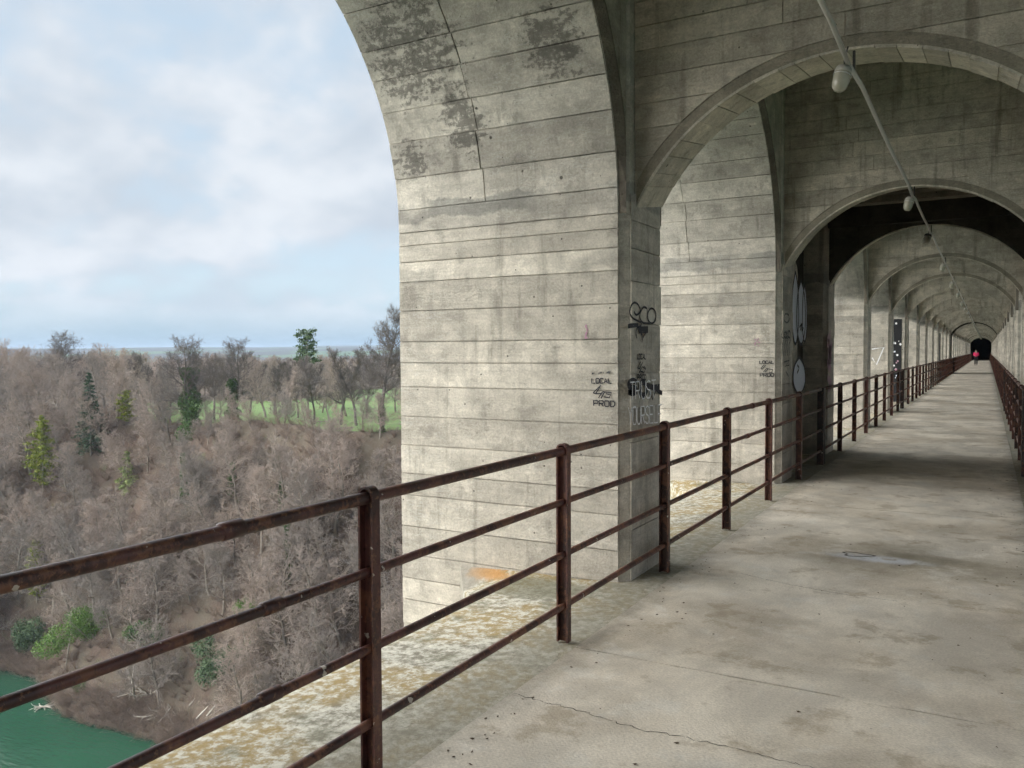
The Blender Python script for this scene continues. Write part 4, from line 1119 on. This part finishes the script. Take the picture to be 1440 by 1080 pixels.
# leaf clouds -------------------------------------------------------------
def leaves(pts, size, rng_, flat=.0):
    n = len(pts); a = rng_.normal(size=(n, 3)); a[:, 2] *= (1-flat); a /= np.linalg.norm(a, axis=1, keepdims=True)
    b = rng_.normal(size=(n, 3)); b -= a*(a*b).sum(1, keepdims=True); b /= np.linalg.norm(b, axis=1, keepdims=True)
    s = size*rng_.uniform(.6, 1.4, size=(n, 1)); P = np.asarray(pts)
    V = np.stack([P+a*s, P+b*s*.6, P-a*s, P-b*s*.6], 1).reshape(-1, 3)
    return V, np.arange(4*n).reshape(-1, 4)
def evergreen(x, y, H, kind, label, rmax, mat, name, seed, n=34, first=.1, dz=-.2):
    rg = np.random.default_rng(seed); root = empty(name, (x, y, float(terrain(x, y))+dz)); tag(root, label, 'tree')
    T_ = [(0, 0, H*i/6, 0, 0, H*(i+1)/6, .014*H*(1-i/6.3), .014*H*(1-(i+1)/6.3)) for i in range(6)]; L_ = []; P = []
    for i in range(n):
        t = first+(1-first)*(i+rg.random())/n; z = t*H; az = i*2.4+rg.normal()*.4
        if kind == 'spruce': L = rmax*(1-t)**.8*rg.uniform(.7, 1.15)+.25; dz = -.25
        elif kind == 'column': L = rmax*(math.sin(PI*min(1, .12+t*.9)))**.7*rg.uniform(.7, 1.1)+.2; dz = .25
        else: L = rmax*rg.uniform(.5, 1.1)*(1.2-.5*t); dz = .2
        q = np.array([math.cos(az)*L, math.sin(az)*L, z+dz*L]); p = np.array([0, 0, z]); L_.append((*p, *q, .05, .015))
        m = int((26 if kind != 'pine' else 34)*max(.5, L/rmax)*(4.5 if kind == 'column' else 4.0)); tt = rg.uniform(.25 if kind != 'pine' else .6, 1.05, m)[:, None]
        c = p+(q-p)*tt; sp_ = (.16*L*(1-.4*tt)+.12) if kind != 'pine' else .55
        P.append(c+rg.normal(size=(m, 3))*sp_*np.array([1, 1, .45])-np.array([0, 0, 1])*(.12*L*tt**2 if kind == 'spruce' else 0))
    obj('trunk', npmesh('trunk', *segs_mesh('', T_, 7), smooth=True), 'trunk_bark', root)
    V, Q = join([leaves(np.concatenate(P), .24 if kind != 'pine' else .26, rg, .5)])
    cw = obj('crown', npmesh('crown', V, Q), mat, root); obj('limbs', npmesh('limbs', *segs_mesh('', L_, 4)), 'trunk_bark', cw)
    return root
def slope_at(px, s):
    d0 = ray(px, 497); d0 = d0/np.dot(d0, BF); lo, hi = 60., 400.
    for _ in range(40):
        md = (lo+hi)/2
        if d0[1]*md-shore(d0[0]*md) < s: lo = md
        else: hi = md
    return d0[0]*hi, d0[1]*hi
x, y = hit(128, 642); evergreen(x, y, 21, 'spruce', 'tall dark narrow spruce standing out of the leafless slope', 4.4, 'spruce_needle', 'spruce_tree', 1, 60, .1)
x, y = hit(61, 692); evergreen(x, y, 19, 'column', 'yellow-green columnar conifer at the left on the slope', 3.4, 'yellow_needle', 'conifer_tree', 2, 60)
x, y = hit(180, 692); evergreen(x, y, 10, 'spruce', 'small pale lime-green conifer in the middle of the slope', 2.6, 'fresh_needle', 'conifer_tree', 3, 26)
x, y = slope_at(176, 34); evergreen(x, y, 9, 'column', 'bright green rounded conifer top right of the dark spruce', 2.2, 'yellow_needle', 'conifer_tree', 8, 26)
x, y = col(432, 205); evergreen(x, y, 22, 'pine', 'dark green pine with tufted crown rising above the skyline', 3.2, 'pine_needle', 'pine_tree', 4, 26, .62)
x, y = hit(52, 850); evergreen(x, y, 15, 'column', 'green columnar conifer low on the slope behind the top rail', 2.2, 'yellow_needle', 'conifer_tree', 6, 44)
def ivy(x, y, h0, h1, r, label, seed, n=2600, lean=(0, 0)):
    rg = np.random.default_rng(seed); t = rg.random(n); z = h0+(h1-h0)*t
    rad = r*(.55+.45*np.sin(t*9+seed)**2)*(1-.45*t)*np.sqrt(rg.random(n)); a = rg.random(n)*6.28
    P = np.stack([rad*np.cos(a)+lean[0]*t, rad*np.sin(a)+lean[1]*t, z], 1)
    root = empty('ivy_plant', (x, y, float(terrain(x, y)))); tag(root, label, 'ivy')
    obj('leaves', npmesh('leaves', *leaves(P, .22, rg)), 'ivy_leaf', root)
    obj('stem', npmesh('stem', *segs_mesh('', [(0, 0, -.3, lean[0]*.5, lean[1]*.5, (h0+h1)/2, .08, .06), (lean[0]*.5, lean[1]*.5, (h0+h1)/2, lean[0], lean[1], h1, .06, .03)], 5)), 'trunk_bark', root)
ivy(*iv1, -6, 15.5, 4.2, 'thick dark ivy column clothing the broad tree at the meadow edge', 21, 8500, (-.5, 0))
ivy(*iv2, 0, 10, 2.4, 'ivy wrapped round the short trunk before the meadow end', 22, 3600)
ivy(*big, -7, 7, 1.3, 'thin ivy on the tall tree trunk beside the pier edge', 23, 1900)
x, y = slope_at(402, 17); ivy(x, y, 0, 12, 1.1, 'ivy-covered stem in the middle of the bank, behind the second rail', 24, 1800, (1.5, -2))
x, y = slope_at(255, 24); ivy(x, y, 0, 11, 1.2, 'ivy-covered stem left of the rail coupling on the bank', 25, 1700)
x, y = hit(398, 742); ivy(x, y, 0, 9, 1.3, 'ivy-covered stem at mid bank, above the second rail near the post', 27, 1700, (.8, -1))
x, y = hit(325, 700); ivy(x, y, 0, 7, 1.2, 'short ivy-covered stem at mid bank, left of the post', 28, 1300, (.5, 0))
def bush(px, py, r, h, label, seed, mat='bush_leaf', n=2600):
    x, y = hit(px, py); rg = np.random.default_rng(seed); P = []
    for _ in range(9):
        c = rg.normal(size=3)*np.array([r*.5, r*.5, h*.2])+np.array([0, 0, h*.30]); q = rg.normal(size=(n//5, 3)); q /= np.linalg.norm(q, axis=1, keepdims=True)
        P.append(c+q*(r*.5)*rg.uniform(.5, 1.1, size=(len(q), 1))*np.array([1, 1, h/r*.55]))
    root = empty('evergreen_bush', (x, y, float(terrain(x, y)))); tag(root, label, 'bush')
    obj('leaves', npmesh('leaves', *leaves(np.concatenate(P), .18, rg)), mat, root)
    obj('stems', npmesh('stems', *segs_mesh('', [(0, 0, -.3, rg.normal()*r*.4, rg.normal()*r*.4, h*.7, .09, .03) for _ in range(7)], 5)), 'trunk_bark', root)
bush(128, 900, 6.0, 8, 'large bright green yew bush low on the bank at the left', 31, 'bush_leaf', 7000)
bush(205, 906, 2.9, 6, 'small dark green holly bush right of the large yew', 32, 'ivy_leaf', 2400)
bush(35, 915, 4.0, 9, 'grey-green bush above the water at the left picture edge', 33, 'pine_needle', 4200)
bush(305, 950, 4.4, 8, 'olive-green bush above the driftwood, behind the second rail', 34, 'pine_needle', 4200)
bush(112, 972, 1.8, 2.6, 'low green bush hanging over the water', 35, 'ivy_leaf', 1200)
bush(350, 860, 2.4, 3.8, 'patch of ivy-green bush in the middle of the bank', 36, 'bush_leaf', 1200)
# bare undergrowth: one tangle
S_ = []
for i in range(3000):
    px = pr.uniform(-60, 610); s = pr.uniform(.2, 36) if i % 3 else pr.uniform(-.3, 3.5); x, y = slope_at(px, s) if i % 3 == 0 else (None, None)
    if x is None:
        x = pr.uniform(-235, -75); y = float(shore(x))+s
    z = float(terrain(x, y))-.1; h = pr.uniform(1.2, 3.8)
    for k in range(26):
        d = R_.normal(size=3)*np.array([.55, .55, .2])+np.array([0, -.35, .8]); d /= np.linalg.norm(d); L = h*pr.uniform(.5, 1.1)
        m = np.array([x, y, z])+d*L*.5; e = m+(d+R_.normal(size=3)*.25)*L*.5; S_.append((x, y, z, *m, .022, .017)); S_.append((*m, *e, .017, .008))
        f = m+(d+R_.normal(size=3)*.5)*L*.4; S_.append((*m, *f, .014, .007))
tag(obj('undergrowth', npmesh('undergrowth', *segs_mesh('', S_, 3)), 'brush_bark'), 'tangle of leafless reddish-brown undergrowth covering the bank', 'undergrowth', kind='stuff')
# driftwood and fallen stems
def deadbranch(px, py, spread, label, seed, group='bleached dead wood on the shore', up=.5, n=9):
    x, y, z = onZ(px, py, WZ+.1); rg = np.random.default_rng(seed); L = []
    if y-shore(x) > .5: z = float(terrain(x, y))
    root = empty('dead_branch', (x, y, z)); tag(root, label, 'driftwood', group)
    for i in range(n):
        a = rg.uniform(0, 6.28); d = unit(np.array([math.cos(a), math.sin(a), rg.uniform(-.05, up)])); p = np.zeros(3); ln = spread*rg.uniform(.5, 1.1)
        for k in range(3):
            q = p+d*ln/3; L.append((*p, *q, .19-.05*k, .15-.05*k)); e = p+unit(d+rg.normal(size=3)*.6)*ln*.3; L.append((*q, *(q+e-p), .08, .03))
            p = q; d = unit(d+rg.normal(size=3)*.25)
    obj('wood', npmesh('wood', *segs_mesh('', L, 5), smooth=True), 'dead_wood', root)
deadbranch(62, 994, 2.6, 'spiky bleached driftwood floating at the left of the shore', 41, up=.25)
deadbranch(212, 1016, 6.0, 'large bleached fallen crown lying in the water below the bank', 42, up=.9)
deadbranch(232, 1030, 5.0, 'bleached branches at the foot of the slip, right of the fallen crown', 43, up=.5)
def log(px, s, L, az, el, label):
    x, y = slope_at(px, s); z = float(terrain(x, y))+.35; d = np.array([math.cos(az)*math.cos(el), math.sin(az)*math.cos(el), math.sin(el)])
    root = empty('fallen_trunk', (x, y, z)); tag(root, label, 'fallen trunk', 'fallen trunks on the bank')
    P = [d*L*t+np.array([0, 0, .12*math.sin(3*t)]) for t in (0, .3, .6, 1)]
    obj('trunk', mesh('trunk', *tube_pts(P, [.17, .15, .12, .07], 7), smooth=True), 'dead_wood', root)
log(256, 4.5, 8, 1.0, .75, 'pale fallen trunk lying up the bare slip, leftmost of three')
log(266, 3.5, 9, .75, .75, 'pale fallen trunk lying up the bare slip, the middle one')
log(281, 4.0, 7, .95, .8, 'pale fallen trunk lying up the bare slip, rightmost of three')
log(170, 3.0, 11, 1.7, 1.35, 'pale thin stem standing at the water below the holly bush')
log(80, 3.5, 10, 1.9, 1.3, 'pale thin stem leaning beside the grey-green bush')
print('trees', count[0])

# ------------------------------------------------------------------ haze
hm = bpy.data.materials.new('haze'); hm.use_nodes = True; hn = NT(hm.node_tree); hn.n.clear(); MATS['haze'] = hm
ho = hn.new('ShaderNodeOutputMaterial'); hv = hn.new('ShaderNodeVolumePrincipled')
hv.inputs['Color'].default_value = (.62, .78, 1, 1); hv.inputs['Density'].default_value = .00010; hv.inputs['Anisotropy'].default_value = .0
hn.l.new(hv.outputs[0], ho.inputs['Volume'])
tag(obj('haze', box('haze', -9300, 3200, -700, 9300, -78, 80), 'haze'), 'thin bluish air softening the far hills', 'haze', kind='stuff')
